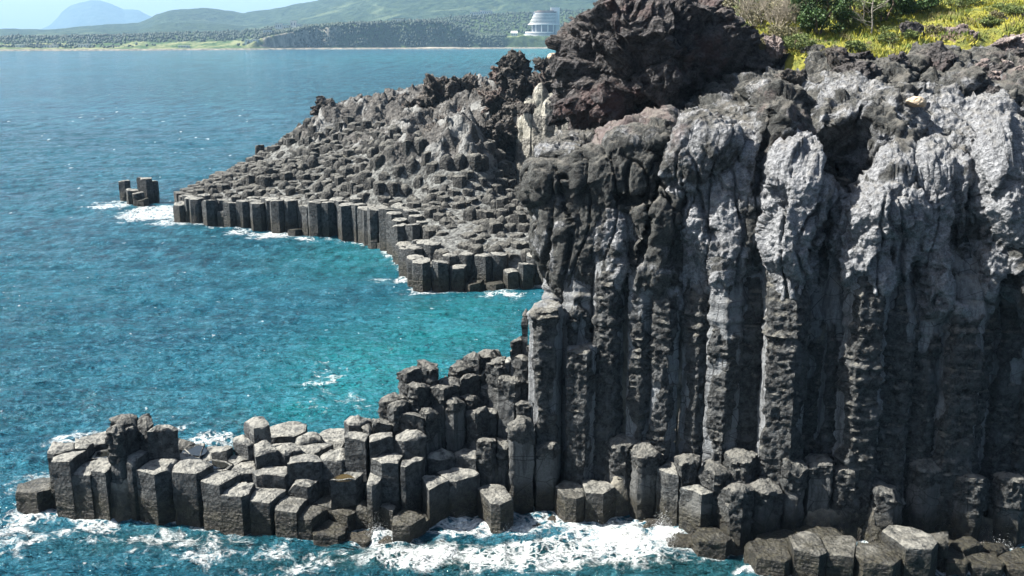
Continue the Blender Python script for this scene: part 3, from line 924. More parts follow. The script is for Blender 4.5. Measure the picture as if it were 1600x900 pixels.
# pale columnar buttress (right end of the headland)
for i, (px, pt, pb, Y, wd) in enumerate([(830, 152, 235, 137, 1.3), (843, 134, 238, 136, 1.2), (857, 150, 240, 135.5, 1.4), (872, 172, 238, 135, 1.2), (888, 180, 236, 134, 1.2), (818, 178, 236, 138, 1.2), (866, 145, 200, 138, 1.5)]):
    top = at_y(px, pt, Y); bot = at_y(px, pb + 45, Y)
    a0 = rnd.uniform(0, 1)
    poly = [(top[0] + wd * math.cos(a0 + k * math.pi / 3), Y + wd * math.sin(a0 + k * math.pi / 3)) for k in range(6)]
    V, fs = col_mesh(poly, bot[2], top[2], 960 + i, per=.25, dz=.3, rough=.16, knob=1, tilt=.3, lean=(.2, .5))
    tag(mesh("basalt_column", V, fs, M['headland'], sharp=50), f"{['first','second','third','fourth','fifth','outermost left','tallest rear'][i]} pale upright column of the buttress left below the great crag", "rock column", "pale columns of the buttress")

# ================================================================== NEAR CLIFF
# land height behind the lip
Hc = [cy(830, 256, 52.5), cy(900, 250, 53), cy(960, 222, 54), cy(1020, 195, 54.5), cy(1100, 185, 54), cy(1160, 205, 52.5), cy(1210, 290, 50), cy(1300, 285, 50), cy(1400, 285, 49.8), cy(1500, 275, 49.5), cy(1600, 262, 49), cy(1800, 250, 49),
      cy(1180, 190, 55), cy(1300, 165, 56), cy(1400, 160, 56), cy(1500, 180, 55), cy(1600, 170, 55), cy(1800, 150, 55),
      cy(1180, 135, 61), cy(1300, 120, 61), cy(1450, 108, 61), cy(1600, 100, 61), cy(1800, 60, 61),
      cy(1150, 70, 70), cy(1300, 50, 72), cy(1450, 35, 72), cy(1600, 8, 72), cy(1800, -40, 72), cy(1200, -15, 86), cy(1400, -50, 90), cy(1700, -120, 90), cy(1150, 0, 95),
      cy(1000, 208, 60), cy(900, 222, 62), cy(900, 215, 74), cy(960, 190, 72), cy(1010, 170, 80), cy(880, 205, 88), cy(900, 180, 100), cy(1080, 110, 95), cy(1080, 80, 110), cy(1000, 150, 100)]
HC = tps(Hc)
wpath = np.array([(9, 101), (7.6, 90), (6.5, 76), (4.4, 66), (2.9, 58), (2.3, 54.2), (2.9, 52.0), (5, 51.1), (8, 50.2), (11, 49.4), (14, 48.8), (18, 48.1), (22, 47.6), (28, 47.2), (36, 46.4), (46, 45.5)], float)
seg = np.r_[0, np.cumsum(np.linalg.norm(np.diff(wpath, axis=0), axis=1))]
def along(s): return np.stack([np.interp(s, seg, wpath[:, 0]), np.interp(s, seg, wpath[:, 1])], -1)
us = np.concatenate([np.arange(0, seg[4], .35), np.arange(seg[4], seg[-2], .062), np.arange(seg[-2], seg[-1], .3)])
PU = along(us)
kk = np.exp(-np.linspace(-2, 2, 21) ** 2); kk /= kk.sum()
PUs = np.stack([np.convolve(np.pad(PU[:, i], 10, mode='edge'), kk, 'valid') for i in (0, 1)], -1)
tg = np.gradient(PUs, axis=0); tg /= np.linalg.norm(tg, axis=1, keepdims=True)
NU = np.stack([tg[:, 1], -tg[:, 0]], -1)     # candidate outward
NU = np.where((NU[:, 1:2] > 0) & (us[:, None] > seg[6]), -NU, NU)
if NU[len(NU)//2, 1] > 0: NU = -NU
for _i in range(1, len(NU)):
    pass
wc = np.clip((PUs[:, 0] - 2) / 20, 0, 1)
inner = PUs - NU * 2.2
zl = HC(inner[:, 0], inner[:, 1])
zl = np.convolve(np.pad(zl, 20, mode='edge'), np.ones(41) / 41, 'valid')
ts = np.concatenate([np.linspace(0, 1, 300), 1 + np.linspace(0, 1, 60)[1:]])
Zr = np.zeros((len(ts), len(us), 3))
for r_, t in enumerate(ts):
    if t <= 1:
        z = -1.5 + (zl - .2 + 1.5) * t
        inn = 1.2 * t ** 3
    else:
        a = (t - 1) * math.pi / 2
        z = zl - .2 + .6 * math.sin(a) - 1.4 * (t - 1) ** 3
        inn = 1.2 + 2.6 * (1 - math.cos(a)) + .6 * (t - 1)
    Zr[r_, :, :2] = PUs - NU * np.array(inn).reshape(-1, 1) if np.ndim(inn) else PUs - NU * inn
    Zr[r_, :, 2] = z

# sculpted blocks of the upper cliff: (px, py, half width, half height, bulge m, rotation deg, pale, rust)
BL = [
 (840, 280, 66, 36, .75, -10, .05, .0), (862, 385, 26, 100, .55, 0, .12, 0), (935, 285, 62, 50, .8, 12, .05, 0), (905, 375, 34, 85, .75, 4, .2, 0),
 (985, 270, 44, 60, .7, 8, .08, 0), (1000, 212, 60, 26, .7, -15, .3, .5), (950, 400, 30, 75, .6, 0, .5, 0), (1035, 345, 42, 48, 1.3, -8, .02, 0), (1025, 415, 36, 65, .95, 3, .2, 0),
 (1085, 255, 40, 62, 1.2, 20, .55, .6), (1120, 340, 44, 90, .8, 0, .72, 0), (1132, 430, 30, 60, .9, 0, .5, 0), (1175, 320, 30, 100, .5, 0, .6, 0), (1165, 240, 25, 60, .5, 0, .5, .2),
 (1212, 208, 52, 46, 2.4, 8, .15, .75), (1248, 300, 62, 48, 1.7, 8, 1.0, 0), (1240, 365, 48, 60, 1.9, 12, 1.0, 0), (1222, 425, 24, 50, 1.2, 0, .6, 0),
 (1330, 200, 85, 48, 2.0, 2, .4, .35), (1300, 235, 34, 55, 1.3, -20, .15, .4), (1395, 255, 40, 80, 1.4, 8, .6, .1), (1370, 340, 66, 50, 1.9, -6, 1.0, 0), (1350, 410, 42, 60, 1.6, 0, .9, 0), (1405, 390, 30, 60, 1.2, 0, .65, 0),
 (1455, 300, 42, 65, 1.2, 0, 1.0, 0), (1450, 380, 34, 55, 1.0, 0, .85, 0), (1468, 455, 40, 50, 1.6, 0, .5, 0), (1500, 300, 26, 90, 1.0, -10, .6, 0), (1480, 200, 50, 50, 1.0, 10, .7, .1), (1565, 290, 48, 85, 1.7, 0, .9, 0), (1530, 400, 38, 80, .9, 0, .5, 0), (1590, 420, 40, 90, 1.2, 5, .45, 0),
 (1440, 165, 45, 22, .8, 0, .5, .1), (1540, 200, 50, 50, 1.1, -10, .9, .1), (1660, 300, 60, 80, 1.5, 0, .8, 0), (1270, 150, 40, 22, .9, 0, .7, .3), (1200, 150, 50, 18, .8, 10, .25, .3), (1380, 130, 50, 20, .9, 0, .2, 0), (1300, 112, 40, 18, .9, 0, .15, 0), (1500, 130, 50, 22, .9, 0, .2, .5), (1590, 160, 40, 26, .9, 0, .35, .5), (1440, 100, 30, 16, .8, 0, .1, .6),
]
CUT = [(990, 312, 30, 11, 1.7, -8), (878, 272, 7, 6, .9, 30), (1320, 262, 46, 34, 2.6, 10), (1305, 420, 14, 40, 1.4, 4), (1178, 262, 16, 50, 1.2, 6), (1010, 375, 7, 90, .9, 14), (1073, 420, 6, 140, .9, 0), (1265, 455, 20, 22, 1.3, 0), (1425, 440, 14, 40, 1.1, 0), (1512, 360, 10, 80, 1.0, 0), (1300, 300, 8, 90, .9, 20), (1560, 480, 26, 60, 1.1, 0)]
def sculpt(P, seed=0):
    """outward bulge, pale and rust masks for surface points of the upper cliff"""
    px, py = proj(P)
    w1 = fbm(np.stack([px * .013, py * .013, px * 0 + 1.3], -1), 4, 51) * 26
    w2 = fbm(np.stack([px * .013, py * .013, px * 0 + 7.3], -1), 4, 57) * 26
    qx, qy = px + w1, py + w2
    rel = np.zeros(px.shape); pale = np.full(px.shape, .35); rust = np.full(px.shape, .15); best = np.full(px.shape, -9.)
    for cx, cyy, rx, ry, dp, rot, pl, ru in BL:
        a = R(rot); dx, dy = qx - cx, qy - cyy
        ex = (dx * math.cos(a) + dy * math.sin(a)) / (rx * 1.05); ey = (-dx * math.sin(a) + dy * math.cos(a)) / (ry * 1.05)
        d = (np.abs(ex) ** 2.8 + np.abs(ey) ** 2.8) ** (1 / 2.8)
        hgt = dp * (1 + .35 * pl) * np.sqrt(np.clip(1 - d ** 2.4, 0, 1))
        rel = np.maximum(rel, hgt)
        m = (hgt - dp * .25 > best) & (d < 1.05)
        best = np.where(m, hgt - dp * .25, best); pale = np.where(m, pl, pale); rust = np.where(m, ru * .6, rust)
    for cx, cyy, rx, ry, dp, rot in CUT:
        a = R(rot); dx, dy = qx - cx, qy - cyy
        ex = (dx * math.cos(a) + dy * math.sin(a)) / rx; ey = (-dx * math.sin(a) + dy * math.cos(a)) / ry
        d = (np.abs(ex) ** 2.5 + np.abs(ey) ** 2.5) ** .4
        rel = rel - dp * sstep(d, 1.15, .75)
    return rel, pale, rust, px, py

def rough3(P, N, amt, seed=60, vw=0.0):
    f1, f2, idv = worley(P * np.array([.55, .55, .42]), seed)
    crack = 1 - sstep(f2 - f1, 0, .07)
    hole = worley(P * 1.5, seed + 1)[0]
    Wp = P * np.array([1, 1, .6]) + np.stack([fbm(P * .7, 3, seed + 11), fbm(P * .7, 3, seed + 12), fbm(P * .7, 3, seed + 13)], -1) * .9
    g1, g2, _g = worley((P + np.stack([fbm(P * .25, 2, seed + 31), P[..., 0] * 0, P[..., 0] * 0], -1) * .7) * np.array([.62, .62, .055]), seed + 8)
    vert = (1 - vw) * 0
    joint = 1 - sstep(g2 - g1, .0, .055)
    P = P + N * ((.16 * (1 - np.clip(g1 / .75, 0, 1) ** 2) - .8 * joint) * vw)[..., None]
    W2 = P + np.stack([fbm(P * 1.1, 3, seed + 41), fbm(P * 1.1, 3, seed + 42), fbm(P * 1.1, 3, seed + 43)], -1) * .28
    n = facets(W2 * np.array([.62, .62, .4]), seed + 51) * .55 + facets(W2 * np.array([1.7, 1.7, 1.2]), seed + 52) * .17 + fbm(Wp * .4, 3, seed + 2) * .3 + fbm(Wp * np.array([1.3, 1.3, .9]), 6, seed + 3, .66, True) * .26 + (idv - .5) * .14 - crack * .05 + fbm(P * 3.2, 3, seed + 5, .6, True) * .10 - .09 * (1 - sstep(hole, .12, .4))
    return P + N * (n * amt)[..., None], crack

wprow = sstep(us, seg[3] - 2, seg[4]) * (1 - sstep(us, seg[5] + .6, seg[6] + .6))
bul = 1.6 * np.clip((Zr[..., 2] - 11.0) / 7.0, 0, 1) ** .8 * wprow[None]
Zr[..., :2] += NU[None] * bul[..., None] + np.array([-.35, 0])[None, None] * bul[..., None]
Zr[..., 1] += 1.9 * sstep(Zr[..., 0], 20.6, 22.0) * sstep(Zr[..., 2], 13.5, 11.0)
N0 = normals(Zr)
if N0[100, len(us) // 2, 1] > 0: N0 = -N0
rel, pale, rust, px, py = sculpt(Zr)
hi = sstep(Zr[..., 2], 9.0, 12.5)
Pw = Zr + N0 * (rel * hi)[..., None]
N1 = normals(Pw)
if N1[100, len(us) // 2, 1] > 0: N1 = -N1
Nm = N1 * .6 + N0 * .4
Pw, crack = rough3(Pw, Nm, .3 + .8 * hi * (.22 + .5 * np.clip(pale, 0, 1)), vw=sstep(Zr[..., 2], zl[None] + .3, zl[None] - 2.5) * (1 - .35 * np.clip(pale, 0, 1)))
tag(mesh("cliff_face", Pw, [grid_faces(len(ts), len(us))], M['cliff'], attrs=dict(pale=pale * hi + (1 - hi) * .2, rust=rust)), kind='structure')

# plateau behind the lip
xs = np.concatenate([np.arange(1.5, 34, .085), np.arange(34, 75, .6)]); ys = np.concatenate([np.arange(48.5, 66, .09), np.arange(66, 112, .4)])
X, Y = np.meshgrid(xs, ys)
Zp = HC(X, Y)
wpoly = [tuple(p) for p in wpath] + [(80, 45), (80, 130), (9, 130)]
dd = polydist(X, Y, [tuple(p) for p in wpath], closed=False)
sdd = np.where(inpoly(X, Y, wpoly), dd, -dd)
B0 = np.stack([X, Y, Zp - 3.0 * sstep(sdd, 2.4, .6) - 3 * sstep(sdd, .6, -.5)], -1)
B0[..., 2] = np.where(sdd < .3, -4.0, B0[..., 2])
Nn = normals(B0); Nn = np.where(Nn[..., 2:3] < 0, -Nn, Nn)
rel, pale, rust, px, py = sculpt(B0)
fade = sstep(sdd, 1.0, 3.0) * sstep(Y, 75, 66)
Nd = Nn * .75 + np.array([0, -.5, .1])
Bp = B0 + Nd * (rel * fade * .9)[..., None]
Nq = normals(Bp); Nq = np.where(Nq[..., 2:3] < 0, -Nq, Nq)
Bp, _ = rough3(Bp, Nq, .85 * sstep(sdd, .3, 2))
rust = np.clip(rust + .35 * sstep(px, 1450, 1600) * sstep(py, 200, 120) + .6 * sstep(px, 1150, 950) * sstep(py, 260, 200), 0, 1)
pale = np.where(py < 150, pale * .6, pale)
tag(mesh("cliff_top", Bp, [grid_faces(len(ys), len(xs))], M['cliff'], attrs=dict(pale=pale, rust=rust)), kind='structure')

# great crag
c = at_y(1015, 105, 66); s_ = 66 / F
L = [(0, 0, 0, 105, 90, 88), (-50, 0, 45, 62, 60, 38), (-84, 0, -5, 44, 50, 66), (-55, -20, -50, 75, 60, 60), (45, -10, 62, 62, 60, 42), (85, -10, 38, 50, 60, 55), (70, 10, -40, 60, 60, 60), (-10, -30, 30, 80, 60, 60), (5, 20, 80, 45, 45, 28), (-104, 10, -38, 30, 40, 42), (30, 0, -75, 90, 60, 40), (110, 0, 0, 28, 40, 55)]
L = [tuple(v * s_ for v in l) for l in L]
o = lump("crag", tuple(c), L, M['crag'], 77, 360, .88, .55, 0, sharpness=.6)
tag(o, "great dark craggy lava outcrop towering at the top centre, reaching the upper frame", "crag")
BG = None
def bould(px, py, Y, a, b, mat, seed, lb, **k):
    k.setdefault('res', 110); k.setdefault('amp', .3)
    return outcrop(px, py, Y, a, b, M[mat], seed, lb, group=k.pop('group', None), name=k.pop('name', "boulder"), cat="boulder", **k)
bould(1180, 80, 65, 38, 42, 'crag', 501, "dark brown boulder standing just right of the great crag", cuts=3)
bould(1210, 75, 64, 17, 32, 'pinkish', 502, "narrow grey pointed rock against the brown boulder's right side", cuts=4)
bould(1312, 92, 60, 22, 26, 'ridge', 503, "blue-grey wedge-shaped boulder at the edge of the yellow grass", cuts=6, amp=.18)
bould(1345, 95, 60.5, 20, 22, 'crag', 504, "dark brown boulder tucked behind the blue-grey wedge boulder", cuts=3)
bould(1335, 125, 58, 42, 24, 'crag', 505, "broad black cavernous rock below the wedge boulder")
bould(1425, 55, 66, 20, 20, 'crag', 506, "dark round rock standing in the grass at upper right", cuts=3)
bould(1500, 60, 66, 30, 18, 'pinkish', 507, "low pinkish rock outcrop in the grass at right", cuts=2)
bould(1580, 75, 64, 30, 24, 'pinkish', 508, "pinkish rubble rock at the right frame edge below the grass")
bould(1562, 35, 70, 26, 14, 'pinkish', 509, "small pink-grey rock high in the grass at right")
bould(1395, 105, 60, 30, 24, 'crag', 510, "rugged dark rock with hollows right of the broad black rock")
bould(1470, 100, 60, 32, 30, 'crag', 511, "tall dark knobbly rock under the yellow grass slope")
bould(1432, 160, 51.6, 18, 10, 'tan', 512, "smooth tan cobble lying on the pale cliff top", amp=.1, res=60)
bould(1560, 150, 56, 24, 18, 'crag', 513, "brown angular boulder among the rubble at right", cuts=4)
bould(1590, 118, 58, 22, 16, 'pinkish', 514, "reddish boulder on the rubble slope near the right edge", cuts=4)
bould(1240, 130, 58, 36, 18, 'ridge', 515, "flat grey-brown rock in front of the brown boulder", cuts=2)
bould(1530, 105, 61, 22, 18, 'pinkish', 516, "rounded purple-grey boulder on the rubble slope", cuts=3)
for i in range(60):
    px = rnd.uniform(1150, 1600) if i < 30 else rnd.uniform(1470, 1600); py = rnd.uniform(100, 150) if i < 30 else rnd.uniform(70, 190); Y = np.interp(py, [70, 100, 190], [65, 61, 54.5])
    p = at_y(px, py, Y); z = float(HC(p[0], p[1])); s_ = rnd.uniform(4, 11)
    o = lump("rubble_stone", (p[0], p[1], z + .1), [(0, 0, 0, s_ * Y / F, s_ * .8 * Y / F, s_ * .75 * Y / F)], M['pinkish'] if rnd.random() < .5 else M['crag'], 600 + i, 24, .16 * s_ * Y / F * 3, 2.5, 4)
    tag(o, "small angular stone in the loose rubble at the foot of the grass slope", "stone", "rubble stones on the upper slope")

# ------------------------------------------------------------------ wall columns
walls = [(880, 40, 557, 'c'), (916, 40, 541, 'c'), (951, 44, 440, 'w'), (858, 44, 478, 'c'), (1000, 36, 440, 'w'), (1038, 38, 425, 'w'), (1092, 44, 430, 'w'), (1132, 46, 420, 'w'), (1172, 40, 410, 'w'), (1222, 56, 420, 'w'), (1268, 36, 440, 'w'), (1305, 40, 440, 'w'), (1343, 50, 420, 'w'),
         (1395, 52, 440, 'w'), (1440, 48, 460, 'w'), (1492, 56, 480, 'w'), (1540, 44, 440, 'w'), (1588, 52, 440, 'w'), (1640, 50, 430, 'w'), (905, 44, 430, 'w'), (872, 36, 440, 'w')]
WLAB = ["short broken column top left of the cliff, its crust pitted", "tall pillar broken off mid-height at the cliff's left foot", "ringed cliff column right of the broken pillar", "stout ledge-topped column at the cliff's left corner, above the sea",
        "narrow dark cliff column left of centre", "cliff column lit on its left edge, left of the deep black crack", "smooth bluish column just right of the deep black crack", "cliff column with ladder-like rough bands", "recessed blue-grey column left of the sunlit pillar", "broad sunlit pillar with knobbly crust, foremost of the cliff",
        "thin shaded column behind the sunlit pillar", "pale bluish column with a rounded shoulder", "second sunlit pillar with swollen ledges, to the right", "shaded column of stacked rough blocks right of the sunlit pillars", "shaded smooth column under the hanging blocks", "wide shaded column under the lichen-covered hanging block",
        "dark column in the recess at right", "dark column at the right frame edge", "column just outside the right frame edge", "ringed column behind the broken pillar", "leftmost ringed column of the cliff edge"]
for i, (px, wpx, pyt, kd) in enumerate(walls):
    prot = {1222: 1.0, 1343: 1.0, 916: .9, 880: .9, 858: 1.3, 1092: -.35, 1172: -.3, 1268: -.35, 1305: -.1, 1440: -.1, 1540: -1.6, 1588: -1.7, 1640: -1.2}.get(px, .15)
    # find path position under this pixel column
    k = np.argmin(np.abs(800 + F * PUs[:, 0] / (PUs[:, 1] * CP + 17 * SP) - px) + (PUs[:, 1] > 56) * 1e4)
    c2 = PUs[k] + NU[k] * prot
    if kd == 'c' and px == 858: c2 = np.array([1.75, 51.0])
    r = wpx * 51 / F * .64
    zt_ = at_y(px, pyt - (95 if kd == 'w' else 0), c2[1])[2]
    a0 = -math.pi / 2 + rnd.uniform(-.5, .5)
    poly = [(c2[0] + r * rnd.uniform(.92, 1.08) * math.cos(a0 + q * math.pi / 3), c2[1] + r * rnd.uniform(.92, 1.08) * math.sin(a0 + q * math.pi / 3)) for q in range(6)]
    lit = px in (1222, 1343, 916, 880)
    V, fs = col_mesh(poly, -1.4, zt_, 40 + i * 3, per=.085, dz=.085, rough=.05 if not lit else .07, tilt=.12, ring=.24, ringz=(10.9, 1.3) if px != 1343 else (8, 5), pit=.10 if lit else .03, crust=('front', (.30 if lit else .12) + rnd.uniform(-.1, .15), rnd.uniform(9.0, 12.5) if not lit else 13), knob=0, lean=(0, .35 if kd == 'w' else 0), tuck=(rnd.uniform(11.0, 12.6) if kd == 'w' else None), seglen=1.7 if px in (1343, 1395) else rnd.choice([None, 1.0, 1.3, 1.6]))
    tag(mesh("basalt_column", V, fs, M['wall_column'], sharp=60, attrs=dict(crust=CR['c'])), WLAB[i], "rock column", "columns of the near cliff wall")

# ------------------------------------------------------------------ foreground columns
FG = [(62, 757, 1.4, 'b'), (118, 709, 3.5, 'b'), (102, 697, 3.5, 'b'), (131, 693, 3.5, 'b'), (156, 688, 3.3, 'b'), (156, 709, 2.9, 'p'), (141, 726, 3.1, 'b'), (175, 723, 3.2, 'b'), (211, 707, 3.6, 'b'), (249, 723, 3.2, 'b'), (302, 724, 3.2, 'b'),
 (183, 662, 5.5, 'k'), (205, 668, 5.0, 'k'), (194, 654, 5.3, 'k'), (228, 655, 5.2, 'k'), (250, 664, 5.0, 'h'), (279, 691, 3.1, 'k'), (255, 703, 3.3, 'b'), (278, 710, 2.9, 'b'), (305, 704, 2.9, 'p'), (328, 708, 2.7, 'b'), (354, 701, 3.2, 't'), (376, 685, 3.7, 'h'), (400, 655, 5.0, 'h'),
 (341, 724, 2.7, 'p'), (368, 713, 2.8, 'b'), (352, 744, 2.9, 'b'), (386, 728, 2.7, 'b'), (410, 695, 3.8, 'h'), (446, 694, 3.5, 'h'), (448, 671, 3.0, 'b'), (484, 680, 3.3, 'h'), (522, 681, 3.0, 'b'), (423, 736, 2.8, 'b'), (377, 759, 2.4, 'b'), (416, 767, 2.2, 'B'),
 (476, 721, 3.3, 'B'), (489, 700, 3.0, 'b'), (527, 705, 3.6, 'h'), (476, 752, 2.4, 'b'), (537, 748, 2.9, 'P'), (463, 783, 1.8, 'b'), (489, 796, 1.4, 'b'), (521, 820, .9, 'b'), (538, 797, 1.3, 'b'), (510, 784, 1.4, 'b'), (566, 829, .5, 'b'), (574, 789, 2.0, 'h'), (575, 752, 3.0, 'b'),
 (562, 675, 5.6, 'b'), (560, 655, 5.8, 'h'), (594, 678, 5.5, 'b'), (611, 716, 4.2, 'b'), (640, 722, 4.3, 'b'), (637, 674, 5.5, 'h'), (672, 752, 3.4, 'B'), (715, 738, 3.3, 'b'), (690, 703, 4.7, 'h'), (729, 706, 4.6, 'b'), (608, 793, 1.6, 'b'), (628, 804, 1.4, 'b'), (600, 832, .5, 'b'), (655, 800, 1.0, 'b'),
 (761, 684, 6.0, 'k'), (788, 688, 5.9, 'k'), (772, 771, 2.2, 'b'), (816, 660, 6.6, 'k'), (850, 691, 5.0, 'k'), (674, 641, 6.8, 'k'), (711, 643, 6.8, 'k'), (669, 592, 8.4, 'k'), (701, 598, 8.3, 'k'), (730, 595, 8.6, 'k'), (724, 580, 8.6, 'k'), (763, 584, 9.0, 'k'), (792, 604, 8.8, 'k'), (819, 598, 9.2, 'k'),
 (616, 626, 6.6, 'k'), (622, 645, 6.3, 'k'), (655, 618, 7.2, 'k'), (647, 600, 7.5, 'k'), (593, 660, 5.5, 'k'), (572, 665, 4.8, 'k'), (640, 660, 5.9, 'k'), (755, 640, 7.0, 'b'), (745, 660, 6.2, 'k'), (690, 625, 7.2, 'k'), (770, 600, 8.2, 'b'), (740, 620, 7.8, 'k'), (800, 560, 9.9, 'b'), (822, 505, 11.4, 'k'), (810, 535, 10.6, 'k'), (845, 560, 9.8, 'b'), (840, 620, 8.2, 'b'), (835, 590, 8.8, 'k'),
 (892, 762, 2.3, 'b'), (928, 755, 2.5, 'b'), (971, 682, 5.2, 'k'), (1013, 701, 5.1, 'k'), (1072, 713, 4.9, 'k'), (1114, 724, 4.6, 'k'), (1158, 708, 5.3, 'k'), (1088, 764, 3.5, 'B'), (1149, 756, 4.6, 'k'), (1197, 752, 4.7, 'k'), (1045, 735, 3.6, 'b'), (1026, 818, .8, 'b'), (1071, 836, 1.6, 'b'), (1112, 830, 1.7, 'b'), (1034, 842, .7, 'b'),
 (1206, 856, 1.6, 'b'), (1238, 718, 5.8, 'k'), (1281, 715, 6.0, 'k'), (1318, 725, 5.6, 'k'), (1261, 844, 2.1, 'B'), (1307, 850, 2.1, 'B'), (1368, 862, 1.6, 'b'), (1422, 838, 2.5, 'B'), (1480, 862, .9, 'b'), (1510, 850, 1.0, 'b'), (1555, 850, .8, 'k'), (852, 815, .6, 'b'), (822, 820, .4, 'b'),  (1480, 835, 1.8, 'k'), (1530, 870, .7, 'b'), (1590, 872, .6, 'b'), (1385, 760, 4.5, 'k'), (1450, 720, 5.6, 'k'), (1515, 740, 4.6, 'k'), (1580, 740, 4.4, 'k'),
 (778, 572, 8, 'k'), (760, 556, 8, 'k'), (742, 570, 8, 'k'), (828, 545, 10, 'k'), (818, 578, 9, 'k'), (800, 606, 8, 'k'), (822, 628, 8, 'k'),
 (700, 830, .25, 'b'), (740, 838, .2, 'b')]
LABS = {(62, 757): "low barnacled column at the far left tip with a shallow wet pool", (400, 655): "upright stub like a lone tooth standing on the platform's back edge", (537, 748): "squat column with a round brown rock pool on its top",
        (183, 662): "tall leaning knob at the left of the clustered stubs on the platform", (250, 664): "smooth flat-topped stub at the right of the clustered stubs", (228, 655): "rear stub of the cluster on the left platform", (205, 668): "front middle stub of the cluster on the left platform", (194, 654): "hollow-topped rear stub of the left cluster",
        (416, 767): "broad blocky column with a hollowed top at the platform's front", (476, 721): "large slab-topped column in the middle of the low platform", (672, 752): "stout front column with chipped pale shoulder", (971, 682): "tall crust-topped column rising from the surf below the cliff", (1013, 701): "crusted column with a deep black recess on its right side",
        (1088, 764): "wide column with a white scarred hollow on its front", (1261, 844): "left of the two wet olive-topped blocks at the cliff's foot", (1307, 850): "right of the two wet olive-topped blocks at the cliff's foot", (1422, 838): "large wet block with slanting ledge in the cliff's shade", (562, 675): "tall flat-topped column at the step between platform and knobs", (594, 678): "tall column with a black side just right of the step",
        (772, 771): "short box-like column standing before the twin tall columns", (761, 684): "left one of the twin tall columns with crusted heads", (788, 688): "right one of the twin tall columns with crusted heads", (892, 762): "short flat column in the dark alcove, its left one", (928, 755): "short flat column in the dark alcove, its right one"}
wl_px = [30, 120, 250, 370, 450, 520, 600, 680, 740, 800, 900, 970, 1013, 1060, 1150, 1240, 1400, 1600]
wl_py = [800, 812, 822, 832, 838, 845, 845, 842, 832, 820, 819, 812, 826, 850, 876, 903, 908, 908]
YO = {(790, 538): 53.6, (778, 572): 53.0, (760, 556): 54.2, (742, 570): 54.0, (815, 478): 54.0, (836, 500): 53.2, (828, 545): 52.7, (818, 578): 52.2, (800, 606): 51.7, (822, 628): 51.2, (761, 684): 50.6, (788, 688): 50.7, (816, 660): 50.0, (850, 691): 50.2, (690, 703): 50.4, (729, 706): 50.6, (892, 762): 49.3, (928, 755): 49.4, (971, 682): 50.1, (1013, 701): 49.0, (1072, 713): 48.2, (1114, 724): 47.4, (1158, 708): 47.7, (1088, 764): 46.9,
      (1149, 756): 46.0, (1197, 752): 46.6, (1045, 735): 48.2, (1238, 718): 47.0, (1281, 715): 47.0, (1318, 725): 47.0, (1385, 760): 46.4, (1450, 720): 46.9, (1515, 740): 46.6, (1580, 740): 46.4, (400, 655): 51.9, (672, 752): 48.2, (715, 738): 49.3,
      (800, 560): 53.0, (822, 505): 52.7, (810, 535): 52.8, (845, 560): 52.2, (840, 620): 51.2, (835, 590): 51.9}
FG2 = []
for px, py, z, k in FG:
    Yw = at_z(px, np.interp(px, wl_px, wl_py), 0)[1]; Y0 = at_z(px, py, z)[1]
    if (px, py) in YO: Y0 = YO[(px, py)]
    elif 545 < px < 870 and py < 742: Y0 = Yw + .9 + 5.0 * min((742 - py) / 160, 1.25)
    elif k == 'b' and z < 2.6: Y0 = max(Y0, Yw + .2)
    else: Y0 = max(Y0, Yw + .75)
    p_ = at_y(px, py, Y0); FG2.append((p_[0], p_[1], max(.2, p_[2]), k))
fp = np.array([[f[0], f[1]] for f in FG2])
fz = np.array([f[2] for f in FG2]); fk = [f[3] for f in FG]
# fill the gaps between listed columns
extra = []
for gy in np.arange(41, 60, 1.45):
    for gx in np.arange(-28, 26, 1.65):
        x = gx + rnd.uniform(-.3, .3); y = gy + rnd.uniform(-.3, .3)
        d = np.hypot(fp[:, 0] - x, fp[:, 1] - y)
        if d.min() < 1.15: continue
        if extra and min(math.hypot(e[0]-x, e[1]-y) for e in extra) < 1.3: continue
        nb_ = np.where(d < 3.4)[0]
        if len(nb_) < 3: continue
        an = np.sort(np.arctan2(fp[nb_, 1] - y, fp[nb_, 0] - x)); gaps = np.diff(np.r_[an, an[0] + 2 * math.pi])
        if gaps.max() > 2.5: continue
        wgt = 1 / d[nb_] ** 2
        z = np.sort(fz[nb_])[:max(2, len(nb_) // 2)].mean()
        extra.append((x, y, max(.3, z - .25)))
allp = np.concatenate([fp, np.array([[e[0], e[1]] for e in extra])]) if extra else fp
allz = np.r_[fz, [e[2] for e in extra]]; allk = fk + ['b'] * len(extra)
rmx = [(1.42 if k in 'BP' else 1.0 if k in 'k' else 1.05 if k == 'h' else 1.3) for k in allk]
vp = voronoi(allp, rmx, .010, rot=math.pi / 6 + .25)
apx, apy = proj(np.c_[allp, allz])
zones = {}
def zone(i):
    if apx[i] < 545: return "the low platform at left"
    if apy[i] < 700 and apx[i] < 860: return "the knobbly slope at mid left"
    if apx[i] < 870: return "the stepped columns left of the cliff"
    if apx[i] < 1220: return "the shelf below the cliff's middle"
    return "the shaded shelf below the cliff's right"
front_of = {}
for i in range(len(allp)): zones.setdefault(zone(i), []).append(i)
zlabel = {}
for zn, ids in zones.items():
    # rows by distance: front third, middle, back
    ids = sorted(ids, key=lambda i: allp[i, 1]); n3 = max(1, (len(ids) + 2) // 3)
    for r_, rown in enumerate(["front", "middle", "back"]):
        row = sorted(ids[r_ * n3:(r_ + 1) * n3], key=lambda i: apx[i])
        for q, i in enumerate(row):
            hd = "low wet" if allz[i] < 1.5 else "knob-topped" if allk[i] == 'k' else "round-shouldered" if allk[i] == 'h' else "flat-topped"
            zlabel[i] = f"{hd} column, {ordn(q + 1)} from left, {rown} of {zn}"
